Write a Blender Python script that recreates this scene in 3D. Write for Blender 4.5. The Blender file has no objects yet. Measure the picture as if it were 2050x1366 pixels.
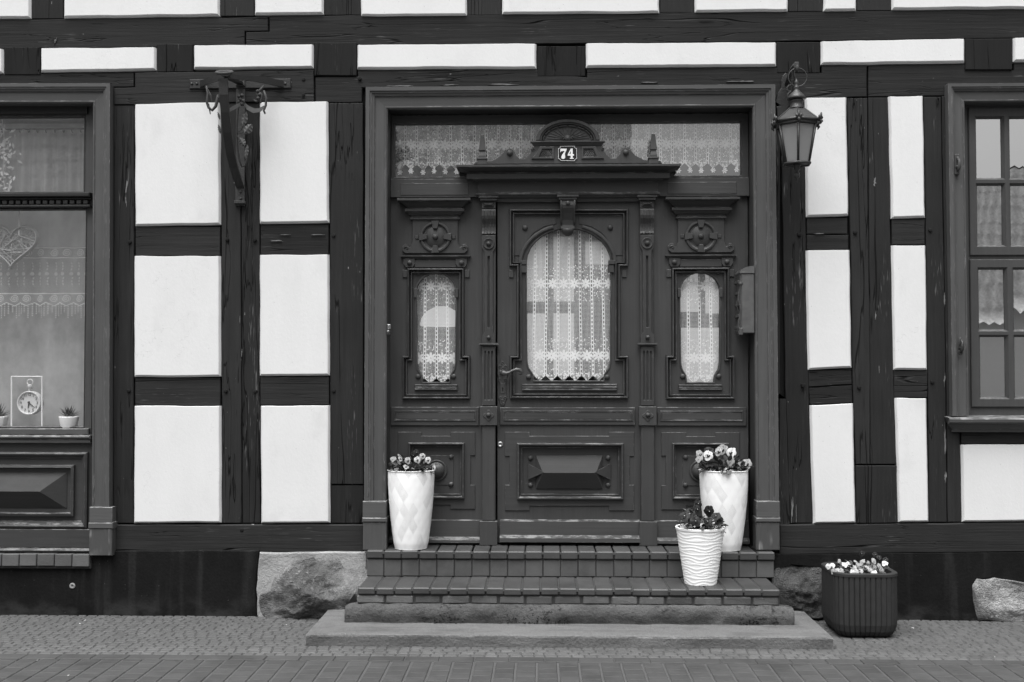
import bpy, bmesh, math, random
from mathutils import Vector, Matrix, noise
from mathutils.geometry import tessellate_polygon
random.seed(74)
PI = math.pi
scene = bpy.context.scene
C = scene.collection

# ------------------------------------------------------------------ camera, sky, sun, exposure
FPX, CX, CY = 2223.0, 1025.0, 683.0
D = 7.4
YAW, PITCH = math.radians(1.50), math.radians(1.726)
cam_d = bpy.data.cameras.new('camera'); cam = bpy.data.objects.new('camera', cam_d); C.objects.link(cam)
cam_d.sensor_width = 36; cam_d.lens = 36*FPX/2050; cam_d.clip_end = 400
cam.rotation_euler = (PI/2+PITCH, 0, YAW)
R = cam.rotation_euler.to_matrix()
def ray(px, py):
    return R @ Vector(((px-CX)/FPX, -(py-CY)/FPX, -1))
_r = ray(1025, 1238)
CAMZ = -_r.z*(D-0.03)/_r.y          # foot of the plinth stands on z = 0
CAM = Vector((0, -D, CAMZ)); cam.location = CAM
scene.camera = cam

w = bpy.data.worlds.new('World'); scene.world = w; w.use_nodes = True
wn = w.node_tree; wn.nodes.clear()
SUN_EL, SUN_AZ = math.radians(70), math.radians(-162)     # azimuth from +Y, clockwise
sky = wn.nodes.new('ShaderNodeTexSky'); sky.sky_type = 'NISHITA'; sky.sun_disc = False
sky.sun_elevation = SUN_EL; sky.sun_rotation = SUN_AZ; sky.dust_density = 6; sky.air_density = 1.0
bw = wn.nodes.new('ShaderNodeRGBToBW'); bg = wn.nodes.new('ShaderNodeBackground'); wo = wn.nodes.new('ShaderNodeOutputWorld')
wn.links.new(sky.outputs[0], bw.inputs[0]); wn.links.new(bw.outputs[0], bg.inputs[0]); wn.links.new(bg.outputs[0], wo.inputs[0])
bg.inputs[1].default_value = 0.13
sun_d = bpy.data.lights.new('sun', 'SUN'); sun_d.energy = 2.6; sun_d.angle = math.radians(60)
sun = bpy.data.objects.new('sun', sun_d); C.objects.link(sun); sun.location = (-6, -12, 14)
sd = Vector((math.sin(SUN_AZ)*math.cos(SUN_EL), math.cos(SUN_AZ)*math.cos(SUN_EL), math.sin(SUN_EL)))
sun.rotation_euler = sd.to_track_quat('Z', 'Y').to_euler()
vs = scene.view_settings
vs.view_transform = 'Standard'; vs.look = 'None'; vs.exposure = 0.70; vs.gamma = 1; vs.use_curve_mapping = False

# ------------------------------------------------------------------ measuring: a photo point on a known plane
def P(px, py, Y=0.0):
    r = ray(px, py); t = (Y+D)/r.y
    return CAM + r*t
def G0(px, py, z=0.0):               # a photo point on a level of known height
    r = ray(px, py); t = (z-CAMZ)/r.z
    return CAM + r*t
def Q(pts, Y=0.0):
    return [((p := P(x, y, Y)).x, p.z) for x, y in pts]
def RECT(x0, y0, x1, y1, Y=0.0):     # upright world rectangle for a photo box
    a = Q([(x0, y1), (x1, y1), (x1, y0), (x0, y0)], Y)
    X0 = (a[0][0]+a[3][0])/2; X1 = (a[1][0]+a[2][0])/2; Z0 = (a[0][1]+a[1][1])/2; Z1 = (a[2][1]+a[3][1])/2
    return X0, Z0, X1, Z1
def rpoly(r): return [(r[0], r[1]), (r[2], r[1]), (r[2], r[3]), (r[0], r[3])]

def area(p): return sum(p[i-1][0]*p[i][1]-p[i][0]*p[i-1][1] for i in range(len(p)))/2
def ccw(p): return list(p) if area(p) > 0 else list(reversed(p))
def miters(p, closed=True):
    n = len(p); out = []
    for i in range(n):
        a, b, c = p[i-1], p[i], p[(i+1) % n]
        d1 = Vector((b[0]-a[0], b[1]-a[1])); d2 = Vector((c[0]-b[0], c[1]-b[1]))
        if not closed and i == 0: d1 = d2
        if not closed and i == n-1: d2 = d1
        if d1.length < 1e-9: d1 = d2
        if d2.length < 1e-9: d2 = d1
        d1.normalize(); d2.normalize()
        n1 = Vector((-d1.y, d1.x)); n2 = Vector((-d2.y, d2.x))
        k = max(0.25, 1+n1.dot(n2))
        out.append((n1+n2)/k)
    return out
def inset(p, d):
    return [(a[0]+m.x*d, a[1]+m.y*d) for a, m in zip(p, miters(p))]
def jag(p, step=0.06, amp=0.002, seed=0):         # hand-cut edges: wobble along a polygon
    out = []; n = len(p)
    for i in range(n):
        a, b = Vector(p[i]), Vector(p[(i+1) % n]); L = (b-a).length
        k = max(1, min(60, int(L/step))); nn = Vector((-(b-a).y, (b-a).x))/max(L, 1e-6)
        for j in range(k):
            q = a+(b-a)*(j/k)
            if j: q = q+nn*amp*(noise.noise(Vector((q.x*5+seed, q.y*5, seed*1.7)))*1.6+0.5*noise.noise(Vector((q.x*21, q.y*21+seed, 3))))
            out.append((q.x, q.y))
    return out

LOC = {}
class MB:
    def __init__(s): s.v = []; s.f = []; s.m = []; s.sm = []; s.uv = None
    def add(s, vs_, fs, m=0, smooth=False):
        o = len(s.v); s.v += [tuple(v) for v in vs_]
        for f in fs: s.f.append([i+o for i in f]); s.m.append(m); s.sm.append(smooth)
        return s
    def prism(s, poly, y0, y1, b=0.0, m=0, back=False):      # face at y0 (towards the street), body back to y1
        p = ccw(poly); n = len(p); v = []
        if b > 0: v += [(x, y0, z) for x, z in inset(p, b)]+[(x, y0+b, z) for x, z in p]
        else: v += [(x, y0, z) for x, z in p]
        v += [(x, y1, z) for x, z in p]; k = len(v)//n; f = [list(range(n))]
        for q in range(k-1):
            for i in range(n):
                j = (i+1) % n; f.append([q*n+i, (q+1)*n+i, (q+1)*n+j, q*n+j])
        if back: f.append([(k-1)*n+i for i in reversed(range(n))])
        return s.add(v, f, m)
    def box(s, r, y0, y1, b=0.0, m=0, back=False): return s.prism(rpoly(r), y0, y1, b, m, back)
    def cube(s, x0, x1, y0, y1, z0, z1, b=0.0, m=0):
        if b <= 0:
            v = [(x, y, z) for z in (z0, z1) for y in (y0, y1) for x in (x0, x1)]
            return s.add(v, [[0, 2, 3, 1], [4, 5, 7, 6], [0, 1, 5, 4], [2, 6, 7, 3], [0, 4, 6, 2], [1, 3, 7, 5]], m)
        bm = bmesh.new(); bmesh.ops.create_cube(bm, size=1)
        for v in bm.verts: v.co = Vector(((x0+x1)/2+v.co.x*(x1-x0), (y0+y1)/2+v.co.y*(y1-y0), (z0+z1)/2+v.co.z*(z1-z0)))
        bmesh.ops.bevel(bm, geom=bm.edges[:], offset=b, segments=1, affect='EDGES')
        bm.verts.index_update()
        s.add([v.co for v in bm.verts], [[v.index for v in f.verts] for f in bm.faces], m); bm.free(); return s
    def plate(s, outer, holes, y0, y1, m=0, b=0.0):
        loops = [ccw(outer)]+[list(reversed(ccw(h))) for h in holes]
        fl = [inset(l, b) for l in loops] if b > 0 else loops
        flat = [q for l in fl for q in l]
        tris = tessellate_polygon([[Vector((x, z, 0)) for x, z in l] for l in fl])
        f = []
        for t in tris:
            a = area([flat[i] for i in t])
            f.append(list(t) if a > 0 else list(reversed(t)))
        N = len(flat); v = [(x, y0, z) for x, z in flat]
        if b > 0: v += [(x, y0+b, z) for l in loops for x, z in l]
        v += [(x, y1, z) for l in loops for x, z in l]
        k = len(v)//N
        for q in range(k-1):
            o = 0
            for l in loops:
                n = len(l)
                for i in range(n):
                    j = (i+1) % n; f.append([q*N+o+i, (q+1)*N+o+i, (q+1)*N+o+j, q*N+o+j])
                o += n
        return s.add(v, f, m)
    def sweep(s, path, prof, closed=True, m=0, caps=True):     # mitred moulding; profile (offset to the left of the path, y)
        ms = miters(path, closed); n = len(path); k = len(prof); v = []
        for p, mi in zip(path, ms):
            for o, y in prof: v.append((p[0]+mi.x*o, y, p[1]+mi.y*o))
        f = []
        for i in range(n if closed else n-1):
            j = (i+1) % n
            for q in range(k-1): f.append([i*k+q, j*k+q, j*k+q+1, i*k+q+1])
        if not closed and caps: f.append(list(range(k))); f.append([(n-1)*k+q for q in range(k)])
        return s.add(v, f, m)
    def lathe(s, c, prof, n=16, axis='Z', m=0, smooth=True, cap=True, a0=0.0):   # profile (radius, height along the axis)
        v = []; f = []; k = len(prof); c = Vector(c)
        for r, h in prof:
            for i in range(n):
                a = a0+2*PI*i/n
                v.append(c+(Vector((r*math.cos(a), r*math.sin(a), h)) if axis == 'Z' else Vector((r*math.cos(a), -h, r*math.sin(a)))))
        for q in range(k-1):
            for i in range(n):
                j = (i+1) % n; f.append([q*n+i, q*n+j, (q+1)*n+j, (q+1)*n+i])
        s.add(v, f, m, smooth)
        if cap:
            o = len(s.v)-n*k
            for q in (0, k-1):
                if prof[q][0] > 1e-4: s.f.append([o+q*n+i for i in range(n)]); s.m.append(m); s.sm.append(False)
        return s
    def knob(s, c, r, h=None, n=14, m=0):                      # small turned stud on a face, swelling towards the street
        h = h or r*0.9
        return s.lathe(c, [(r, 0), (r*1.0, h*.25), (r*.86, h*.6), (r*.55, h*.88), (r*.2, h), (0.0001, h)], n, 'Y', m)
    def tube(s, pts, r, n=6, closed=False, m=0, flat=1.0):
        pts = [Vector(p) for p in pts]; N = len(pts); v = []; f = []
        rr = r if isinstance(r, (list, tuple)) else [r]*N
        up = None
        for i, p in enumerate(pts):
            a = pts[i-1] if (i > 0 or closed) else pts[0]; b = pts[(i+1) % N] if (i < N-1 or closed) else pts[-1]
            t = (b-a).normalized() if (b-a).length > 1e-9 else Vector((0, 0, 1))
            if up is None: up = Vector((0, -1, 0)) if abs(t.y) < .9 else Vector((0, 0, 1))
            x = up.cross(t)
            if x.length < 1e-5: x = Vector((1, 0, 0)).cross(t)
            x.normalize(); up2 = t.cross(x); up = up2
            for q in range(n):
                an = 2*PI*q/n; v.append(p+x*math.cos(an)*rr[i]+up2*math.sin(an)*rr[i]*flat)
        for i in range(N if closed else N-1):
            j = (i+1) % N
            for q in range(n):
                u = (q+1) % n; f.append([i*n+q, i*n+u, j*n+u, j*n+q])
        if not closed: f.append(list(range(n))); f.append([(N-1)*n+q for q in reversed(range(n))])
        return s.add(v, f, m, n > 5)
    def build(s, name, mats, parent=None, kind=None, label=None, origin=None):
        me = bpy.data.meshes.new(name)
        o = Vector(origin) if origin is not None else (LOC[parent.name] if parent else Vector())
        me.from_pydata([tuple(Vector(v)-o) for v in s.v], [], s.f)
        for mt in (mats if isinstance(mats, (list, tuple)) else [mats]): me.materials.append(mt)
        me.polygons.foreach_set('material_index', s.m); me.polygons.foreach_set('use_smooth', s.sm)
        bm = bmesh.new(); bm.from_mesh(me); bmesh.ops.recalc_face_normals(bm, faces=bm.faces[:]); bm.to_mesh(me); bm.free()
        me.update()
        return link(name, me, o, parent, kind, label)
def link(name, me, o, parent=None, kind=None, label=None):
    ob = bpy.data.objects.new(name, me); C.objects.link(ob); o = Vector(o)
    if parent: ob.parent = parent; ob.location = o-LOC[parent.name]
    else: ob.location = o
    LOC[ob.name] = o
    if kind: ob['kind'] = kind
    if label: ob['label'] = label
    return ob
def tag(o, label, cat, group=None):
    o['label'] = label; o['category'] = cat
    if group: o['group'] = group
    return o
def thing(name, loc, label, cat, group=None):
    return tag(link(name, None, loc), label, cat, group)
def part_empty(name, loc, parent): return link(name, None, loc, parent)

# ------------------------------------------------------------------ material nodes
class S:
    def __init__(s, g, sock): s.g = g; s.k = sock
    def m(s, op, b=None, c=None): return s.g.math(op, s, b, c)
    def __add__(s, b): return s.m('ADD', b)
    __radd__ = __add__
    def __sub__(s, b): return s.m('SUBTRACT', b)
    def __rsub__(s, b): return s.g.math('SUBTRACT', b, s)
    def __mul__(s, b): return s.m('MULTIPLY', b)
    __rmul__ = __mul__
    def __truediv__(s, b): return s.m('DIVIDE', b)
    def gt(s, b): return s.m('GREATER_THAN', b)
    def lt(s, b): return s.m('LESS_THAN', b)
    def max(s, b): return s.m('MAXIMUM', b)
    def min(s, b): return s.m('MINIMUM', b)
    def pow(s, b): return s.m('POWER', b)
    def abs(s): return s.m('ABSOLUTE')
    def fr(s): return s.m('FRACT')
    def fl(s): return s.m('FLOOR')
    def sin(s): return s.m('SINE')
    def cos(s): return s.m('COSINE')
    def sqrt(s): return s.m('SQRT')
    def step(s, a, b, lo=0.0, hi=1.0):
        n = s.g.nt.nodes.new('ShaderNodeMapRange'); n.interpolation_type = 'SMOOTHSTEP'
        s.g.put(n.inputs['Value'], s)
        n.inputs['From Min'].default_value = a; n.inputs['From Max'].default_value = b
        s.g.put(n.inputs['To Min'], lo); s.g.put(n.inputs['To Max'], hi)
        return S(s.g, n.outputs[0])
    def mix(s, b, f): return s+(b-s)*f if isinstance(b, S) else s+(s.g.math('SUBTRACT', b, s))*f
class Gr:
    def __init__(s, nt):
        s.nt = nt; s._p = None; s._o = None; s._r = None
    def put(s, inp, v):
        if isinstance(v, S): s.nt.links.new(v.k, inp)
        else: inp.default_value = v
    def math(s, op, a, b=None, c=None):
        n = s.nt.nodes.new('ShaderNodeMath'); n.operation = op
        s.put(n.inputs[0], a)
        if b is not None: s.put(n.inputs[1], b)
        if c is not None: s.put(n.inputs[2], c)
        return S(s, n.outputs[0])
    def sep(s, sock):
        n = s.nt.nodes.new('ShaderNodeSeparateXYZ'); s.nt.links.new(sock, n.inputs[0]); return [S(s, o) for o in n.outputs]
    @property
    def geo(s):
        if not s._p: s._p = s.nt.nodes.new('ShaderNodeNewGeometry')
        return s._p
    @property
    def pos(s): return s.sep(s.geo.outputs['Position'])
    @property
    def obj(s):
        if not s._o: s._o = s.nt.nodes.new('ShaderNodeTexCoord')
        return s.sep(s._o.outputs['Object'])
    @property
    def rnd(s):
        if not s._r: s._r = s.nt.nodes.new('ShaderNodeObjectInfo')
        return S(s, s._r.outputs['Random'])
    def vec(s, x, y, z):
        n = s.nt.nodes.new('ShaderNodeCombineXYZ')
        for i, v in enumerate((x, y, z)): s.put(n.inputs[i], v)
        return n.outputs[0]
    def at(s, sx, sy, sz, off=True):
        x, y, z = s.pos
        k = s.rnd*37.0 if off else 0.0
        return s.vec(x*sx+k, y*sy+k, z*sz+k)
    def noise(s, vec, scale=1.0, detail=3.0, rough=0.55):
        n = s.nt.nodes.new('ShaderNodeTexNoise'); s.nt.links.new(vec, n.inputs['Vector'])
        n.inputs['Scale'].default_value = scale; n.inputs['Detail'].default_value = detail; n.inputs['Roughness'].default_value = rough
        return S(s, n.outputs[0])
    def voro(s, vec, scale=1.0, feature='F1', out=0):
        n = s.nt.nodes.new('ShaderNodeTexVoronoi'); n.feature = feature; s.nt.links.new(vec, n.inputs['Vector'])
        n.inputs['Scale'].default_value = scale; return S(s, n.outputs[out])
    def white(s, vec):
        n = s.nt.nodes.new('ShaderNodeTexWhiteNoise'); s.nt.links.new(vec, n.inputs['Vector']); return S(s, n.outputs[0])
    def edge(s, radius):               # worn arrises: how far the rounded normal leaves the face normal
        b = s.nt.nodes.new('ShaderNodeBevel'); b.samples = 3; b.inputs['Radius'].default_value = radius
        d = s.nt.nodes.new('ShaderNodeVectorMath'); d.operation = 'DOT_PRODUCT'
        s.nt.links.new(b.outputs[0], d.inputs[0]); s.nt.links.new(s.geo.outputs['Normal'], d.inputs[1])
        return 1.0-S(s, d.outputs['Value'])
    def bump(s, h, dist=0.004, strength=1.0):
        n = s.nt.nodes.new('ShaderNodeBump'); n.inputs['Distance'].default_value = dist; n.inputs['Strength'].default_value = strength
        s.put(n.inputs['Height'], h); return n.outputs[0]
    def bsdf(s, col, rough=0.6, bump=None, dist=0.004, spec=0.5, metal=0.0):
        p = s.nt.nodes.new('ShaderNodeBsdfPrincipled')
        if isinstance(col, S): s.nt.links.new(col.k, p.inputs['Base Color'])
        else: p.inputs['Base Color'].default_value = (col, col, col, 1)
        s.put(p.inputs['Roughness'], rough); p.inputs['Specular IOR Level'].default_value = spec; p.inputs['Metallic'].default_value = metal
        if bump is not None: s.nt.links.new(s.bump(bump, dist), p.inputs['Normal'])
        return p.outputs[0]
    def node(s, t, **kw):
        n = s.nt.nodes.new(t)
        for k, v in kw.items():
            i = n.inputs[k.replace('_', ' ')] if k.replace('_', ' ') in n.inputs else None
            if isinstance(v, S): s.nt.links.new(v.k, i)
            elif hasattr(v, 'is_output'): s.nt.links.new(v, i)
            else: i.default_value = v
        return n.outputs[0]
    def mixsh(s, fac, a, b):
        n = s.nt.nodes.new('ShaderNodeMixShader'); s.put(n.inputs[0], fac); s.nt.links.new(a, n.inputs[1]); s.nt.links.new(b, n.inputs[2]); return n.outputs[0]
def material(name, fn):
    m = bpy.data.materials.new(name); m.use_nodes = True; nt = m.node_tree; nt.nodes.clear()
    o = nt.nodes.new('ShaderNodeOutputMaterial'); nt.links.new(fn(Gr(nt)), o.inputs[0]); return m
def grey(v): return (v, v, v, 1)

def timber_fn(vert, base=0.0145):
    def fn(g):
        a, c = (1.6, 46) if vert else (46, 1.6)
        st = g.noise(g.at(c if vert else 1.6, 20, 1.6 if vert else 46), 1, 6, .65)
        big = g.noise(g.at(3, 3, 3), 1, 3)
        col = (base*0.45+st*base*0.9+big*base*0.65)*(.80+g.rnd*.5)
        # thin pale lines where old paint is left in the grain, and paler chips
        fl = g.noise(g.at(150 if vert else 9, 60, 9 if vert else 150), 1, 2, .5).step(.60, .70)
        where = g.noise(g.at(7 if vert else 2, 4, 1.2 if vert else 7), 1, 2).step(.53, .68)
        fine = g.noise(g.at(190 if vert else 3, 60, 3 if vert else 190), 1, 3, .6); col = col*(.72+fine*.56)
        col = col.mix(.16, fl*where*(.7 if vert else .38))
        chip = g.noise(g.at(60 if vert else 16, 30, 16 if vert else 60), 1, 2).step(.755, .79)
        col = col.mix(.32, chip*.75)
        cr = (g.noise(g.at(8 if vert else .5, 3, .5 if vert else 8), 1, 4, .6)-.5).abs()
        crack = cr.step(.0, .008, 1, 0)*g.noise(g.at(1.5, 1, 1.5), 1, 1).step(.50, .62)
        col = col.mix(.003, crack*.9)
        ln = (g.noise(g.at(5 if vert else .22, 2, .22 if vert else 5), 1, 3, .5)-.5).abs().step(0, .006, 1, 0)*g.noise(g.at(2, 1, 2), 1, 1).step(.40, .50); col = col.mix(.003, ln*.6)
        faded = g.noise(g.at(9 if vert else 1.1, 4, 1.1 if vert else 9), 1, 4, .65).step(.52, .75); col = col.mix(base*2.1, faded*.55)
        return g.bsdf(col, .62+st*.15, st*.6+big*.2-crack*1.6-ln*1.8+fl*where*.1, .006, .16)
    return fn
M = {}
M['timber_v'] = material('black_timber_upright', timber_fn(True))
M['timber_h'] = material('black_timber_level', timber_fn(False))
M['timber_end'] = material('black_timber_end_grain', timber_fn(True, .008))
def plaster(g):
    x, y, z = g.pos
    n1 = g.noise(g.at(2.2, 2, 2.2), 1, 4); n2 = g.noise(g.at(60, 60, 45), 1, 4, .7)
    st = g.noise(g.at(9, 9, 1.2), 1, 3)
    col = .68+(n1-.5)*.07+(n2-.5)*.05+(st-.5)*.05
    v = g.voro(g.at(26, 26, 26), 1)
    sp = v.lt(.05)*g.noise(g.at(5, 5, 5), 1, 1).gt(.52)
    col = col.mix(.24, sp*.9)
    crk = (g.noise(g.at(2.5, 2, 3.5), 1, 5, .6)-.5).abs().step(0, .004, 1, 0)*g.noise(g.at(1.3, 1, 1.3), 1, 1).gt(.61)
    col = col.mix(.42, crk*.4)
    grime = g.noise(g.at(3.5, 2, 2.2), 1, 5, .62).step(.54, .74); col = col.mix(.56, grime*.45)
    drip = g.noise(g.at(14, 1, .9), 1, 3).step(.60, .74)
    col = col.mix(.66, drip*.35)
    return g.bsdf(col, .9, n2*.6+n1*.5-sp*.4, .0016, .15)
M['plaster'] = material('white_plaster', plaster)
def paint_fn(base, vert=True, wear=.5, rough=.42, top=.8):
    def fn(g):
        st = g.noise(g.at(70 if vert else 2, 30, 2 if vert else 70), 1, 4, .6)
        big = g.noise(g.at(4, 4, 4), 1, 3)
        dust = g.noise(g.at(1.3, 2, 1.3), 1, 4, .6)
        col = (base*(.50)+st*base*.46+big*base*.30+dust*base*.22)*(.90+g.rnd*.2)
        e = g.edge(.006).step(.03, .22)
        fl = g.noise(g.at(26 if vert else 12, 30, 12 if vert else 26), 1, 4, .7)
        nz = g.sep(g.geo.outputs['Normal'])[2]
        ww = e*fl.step(.50, .66)*wear+nz.step(.3, .9)*fl.step(.44, .60)*wear*top
        chip = g.noise(g.at(90 if vert else 16, 40, 16 if vert else 90), 1, 2, .5).step(.72, .77)*g.noise(g.at(3, 3, 3), 1, 1).step(.5, .62)
        col = col.mix(base*4.6, ww.min(1.0)); col = col.mix(base*2.6, chip*.6*wear)
        return g.bsdf(col, rough+st*.15, st*.35-chip*.2, .0022, .26)
    return fn
M['door_v'] = material('grey_door_paint', paint_fn(.047, True, .65))
M['door_h'] = material('grey_door_paint_level', paint_fn(.047, False, 1.1))
M['door_panel'] = material('grey_door_panel_paint', paint_fn(.036, False, .8, .62, .12))
M['casing_v'] = material('grey_casing_paint', paint_fn(.076, True, .85, .46))
M['casing_h'] = material('grey_casing_paint_level', paint_fn(.076, False, .7, .46))
M['sash'] = material('grey_sash_paint', paint_fn(.055, True, .35, .45))
M['dark_paint'] = material('dark_trim_paint', paint_fn(.020, False, .3, .5))
def weathered(g):                       # bare weathered wood showing its grain
    x, y, z = g.pos
    n = g.noise(g.at(9, 9, 1.4), 1, 3)
    gr = ((n*34.0+x*60).sin()*.5+.5).pow(3)
    big = g.noise(g.at(5, 5, 5), 1, 2).step(.45, .62)
    return g.bsdf(.06+gr*big*.17, .7, gr, .002, .3)
M['weathered'] = material('weathered_block_wood', weathered)
def plinth(g):
    n1 = g.noise(g.at(2.5, 2, 2.5), 1, 5, .6); n2 = g.noise(g.at(70, 70, 70), 1, 3); x, y, z = g.pos
    sp = g.voro(g.at(22, 22, 22), 1).lt(.04)*g.noise(g.at(4, 4, 4), 1, 1).gt(.5)
    run = g.noise(g.at(12, 3, .8), 1, 3).step(.52, .72)
    dust = z.step(0, .16, 1, 0)*g.noise(g.at(6, 6, 9), 1, 4).step(.40, .68)
    col = (.002+n1*.015+run*.010)*(.6+n2*.8)
    col = col.mix(.055, dust*.5).mix(.18, sp*.7)
    return g.bsdf(col, .78, n2*.6+n1*.8, .004, .08)
M['plinth'] = material('black_plinth_render', plinth)
def tilefn(base, var=.3, bumpd=.002, rough=.6):
    def fn(g):
        k = g.rnd
        n1 = g.noise(g.at(9, 9, 9), 1, 4); n2 = g.noise(g.at(110, 110, 110), 1, 3, .6)
        x, y, z = g.pos
        col = (base*(1-var*.5)+k*base*var)*(.72+n1*.56)*(.88+n2*.24)
        soil = g.noise(g.at(3, 3, 3, False), 1, 5, .65).step(.46, .68)
        col = col.mix(base*.5, soil*.6); ed = g.edge(.005).step(.02, .2); col = col.mix(base*1.7, ed*n1.step(.42, .62)*.5)
        return g.bsdf(col, rough, n2*.5+n1*.6, bumpd, .4)
    return fn
M['step_tile'] = material('grey_step_tile', tilefn(.085, .22, .0015, .5))
M['nosing_tile'] = material('dimmed_nosing_tile', tilefn(.055, .24, .0015, .5))  # darker than the risers, offsetting the overhead light on the treads
M['old_brick'] = material('old_rough_brick', tilefn(.105, .6, .007, .85))
M['ledge_brick'] = material('ledge_brick', tilefn(.085, .3, .003, .7))
M['paver'] = material('grey_paving_brick', tilefn(.052, .20, .002, .75))
M['cobble'] = material('small_grey_cobble', tilefn(.088, .18, .004, .75))
def groundfn(base, scale=30):
    def fn(g):
        n = g.noise(g.at(scale, scale, scale), 1, 5, .7); b = g.noise(g.at(2, 2, 2), 1, 3)
        return g.bsdf(base*.6+n*base*.5+b*base*.3, .9, n, .004, .2)
    return fn
M['joint'] = material('sandy_joint', groundfn(.085, 90))
M['tread_joint'] = material('tread_joint', groundfn(.075, 90))
M['joint_dark'] = material('earth_joint', groundfn(.058, 14))
M['mortar_dark'] = material('dark_mortar', groundfn(.045, 60))
M['asphalt'] = material('street_asphalt', groundfn(.10, 60))
M['earth'] = material('earth', groundfn(.10, 8))
def concrete_fn(base, moss):
    def fn(g):
        x, y, z = g.pos
        n1 = g.noise(g.at(2.2, 4, 6), 1, 5, .6); n2 = g.noise(g.at(55, 55, 55), 1, 4, .7); pit = g.voro(g.at(70, 70, 70), 1).lt(.13)
        col = base*.62+n1*base*.5+(n2-.5)*base*.5
        col = col.mix(base*.35, pit*.5)
        st = g.noise(g.at(3, 9, 5), 1, 5, .65).step(.47, .66); col = col.mix(base*.48, st*.65)
        ed = g.edge(.012).step(.02, .2); col = col.mix(base*1.5, ed*n2.step(.4, .6)*.6)
        if moss:
            k = g.noise(g.at(22, 22, 34), 1, 5, .75).step(.52, .62)*g.noise(g.at(3, 3, 3), 1, 2).step(.42, .56); col = col.mix(.022, k*.9)
        return g.bsdf(col, .88, n2*.8+n1-pit*.5, .013, .25)
    return fn
M['slab'] = material('grey_concrete_slab', concrete_fn(.162, False))
M['riser'] = material('mossy_concrete', concrete_fn(.105, True))
M['mortar'] = material('pale_mortar', concrete_fn(.38, False))
def stonefn(base):
    def fn(g):
        n1 = g.noise(g.at(5, 5, 5), 1, 6, .62); n2 = g.noise(g.at(28, 28, 28), 1, 4, .7); n3 = g.noise(g.at(120, 120, 120), 1, 2)
        col = (n1.step(.36, .66, base*.5, base*1.25))*(.45+n2*1.1)*(.8+n3*.4)
        lich = n2.step(.60, .68)*g.noise(g.at(4, 4, 6), 1, 2).step(.5, .6); col = col.mix(base*2.1, lich*.6)
        return g.bsdf(col, .85, n2*1.2+n1+n3*.5, .02, .3)
    return fn
M['boulder'] = material('field_boulder', stonefn(.165))
M['boulder_pale'] = material('pale_boulder', stonefn(.31))
M['boulder_dark'] = material('dark_boulder', stonefn(.085))
def glassfn(f0, wob=.0):
    def fn(g):
        d = g.nt.nodes.new('ShaderNodeVectorMath'); d.operation = 'DOT_PRODUCT'
        g.nt.links.new(g.geo.outputs['Normal'], d.inputs[0]); g.nt.links.new(g.geo.outputs['Incoming'], d.inputs[1])
        c = 1.0-S(g, d.outputs['Value']).abs()
        fr = c.pow(5.0)*(1-f0)+f0
        h = g.noise(g.at(2.2, 1, 3.0), 1, 1)
        gl = g.nt.nodes.new('ShaderNodeBsdfGlossy'); gl.inputs['Roughness'].default_value = .004; gl.inputs['Color'].default_value = grey(1)
        if wob: g.nt.links.new(g.bump(h, wob), gl.inputs['Normal'])
        tr = g.node('ShaderNodeBsdfTransparent', Color=grey(.92))
        return g.mixsh(fr.min(1.0), tr, gl.outputs[0])
    return fn
M['glass'] = material('window_glass', glassfn(.17, .0006))
M['glass_transom'] = material('transom_glass', glassfn(.22, .003))
M['glass_old'] = material('old_wavy_glass', glassfn(.60, .0015))
M['glass_door'] = material('door_glass', glassfn(.09, .002))
def cloth(g, col, alpha, trans=.45):
    d = g.node('ShaderNodeBsdfDiffuse', Color=grey(col)); t = g.node('ShaderNodeBsdfTranslucent', Color=grey(col))
    return g.mixsh(alpha, g.node('ShaderNodeBsdfTransparent'), g.mixsh(trans, d, t))
def lace(g):                             # object space: X across, Z up from the hanging hem (the object's origin)
    x, y, z = g.obj
    wob = g.noise(g.vec(x*3.0, z*1.1, y*0), 1, 2)-.5; x = x+wob*.035+z*(x*5.0).sin()*.012
    p = .080; u = x/p+50.0; c = u.fr()-.5; cx = c*p
    th = .0085
    grid = ((x/th+50.0).fr().lt(.20)).max((z/th+50.0).fr().lt(.20))
    a = grid*1.0
    ec = .5-c.abs()                      # distance from the chain line, in cells
    chain = ec.lt(.11)
    oval = ((z/.028+50.0).fr()-.5)*2.0; e2 = (ec/.060).pow(2.0)+oval.pow(2.0)
    ch = e2.gt(.55)
    a = a*(1.0-chain)+chain*ch
    def flower(z0, R, k):
        dz = z-z0; r = (cx*cx+dz*dz).sqrt(); t = g.math('ARCTAN2', dz, cx)
        return r.lt((t*k).cos().abs().pow(.8)*(R*.62)+R*.38)*r.gt(R*.10)
    fl = flower(.205, .040, 4.0).max(flower(.70, .037, 4.0)).max(flower(1.20, .037, 4.0))
    def band(z0):
        dz = (z-z0).abs(); return dz.gt(.036)*dz.lt(.125)*c.abs().lt(.36)
    v = g.voro(g.vec(x*70, y*0, z*70), 1)
    sp = v.lt(.30)*(band(.205).max(band(.70)).max(band(1.2)))
    a = a.max(fl).max(sp*.95)
    # hem: scallops hung with little flowers
    hem = z.gt(.030+c.abs()*.075)
    drop = flower(.018, .019, 3.0)
    star = v.lt(.5)*z.lt(.085)
    a = (a.max(star*.9))*hem
    a = a.max(drop)
    return cloth(g, .97, a.min(1.0), .05)
M['lace'] = material('white_lace', lace)
def sheer_fn(al):
    def fn(g):
        x, y, z = g.obj
        n = g.noise(g.at(18, 4, .6), 1, 3)
        return cloth(g, .80, al+(n-.5)*.35, .5)
    return fn
M['sheer'] = material('sheer_curtain', sheer_fn(.42))
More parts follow.
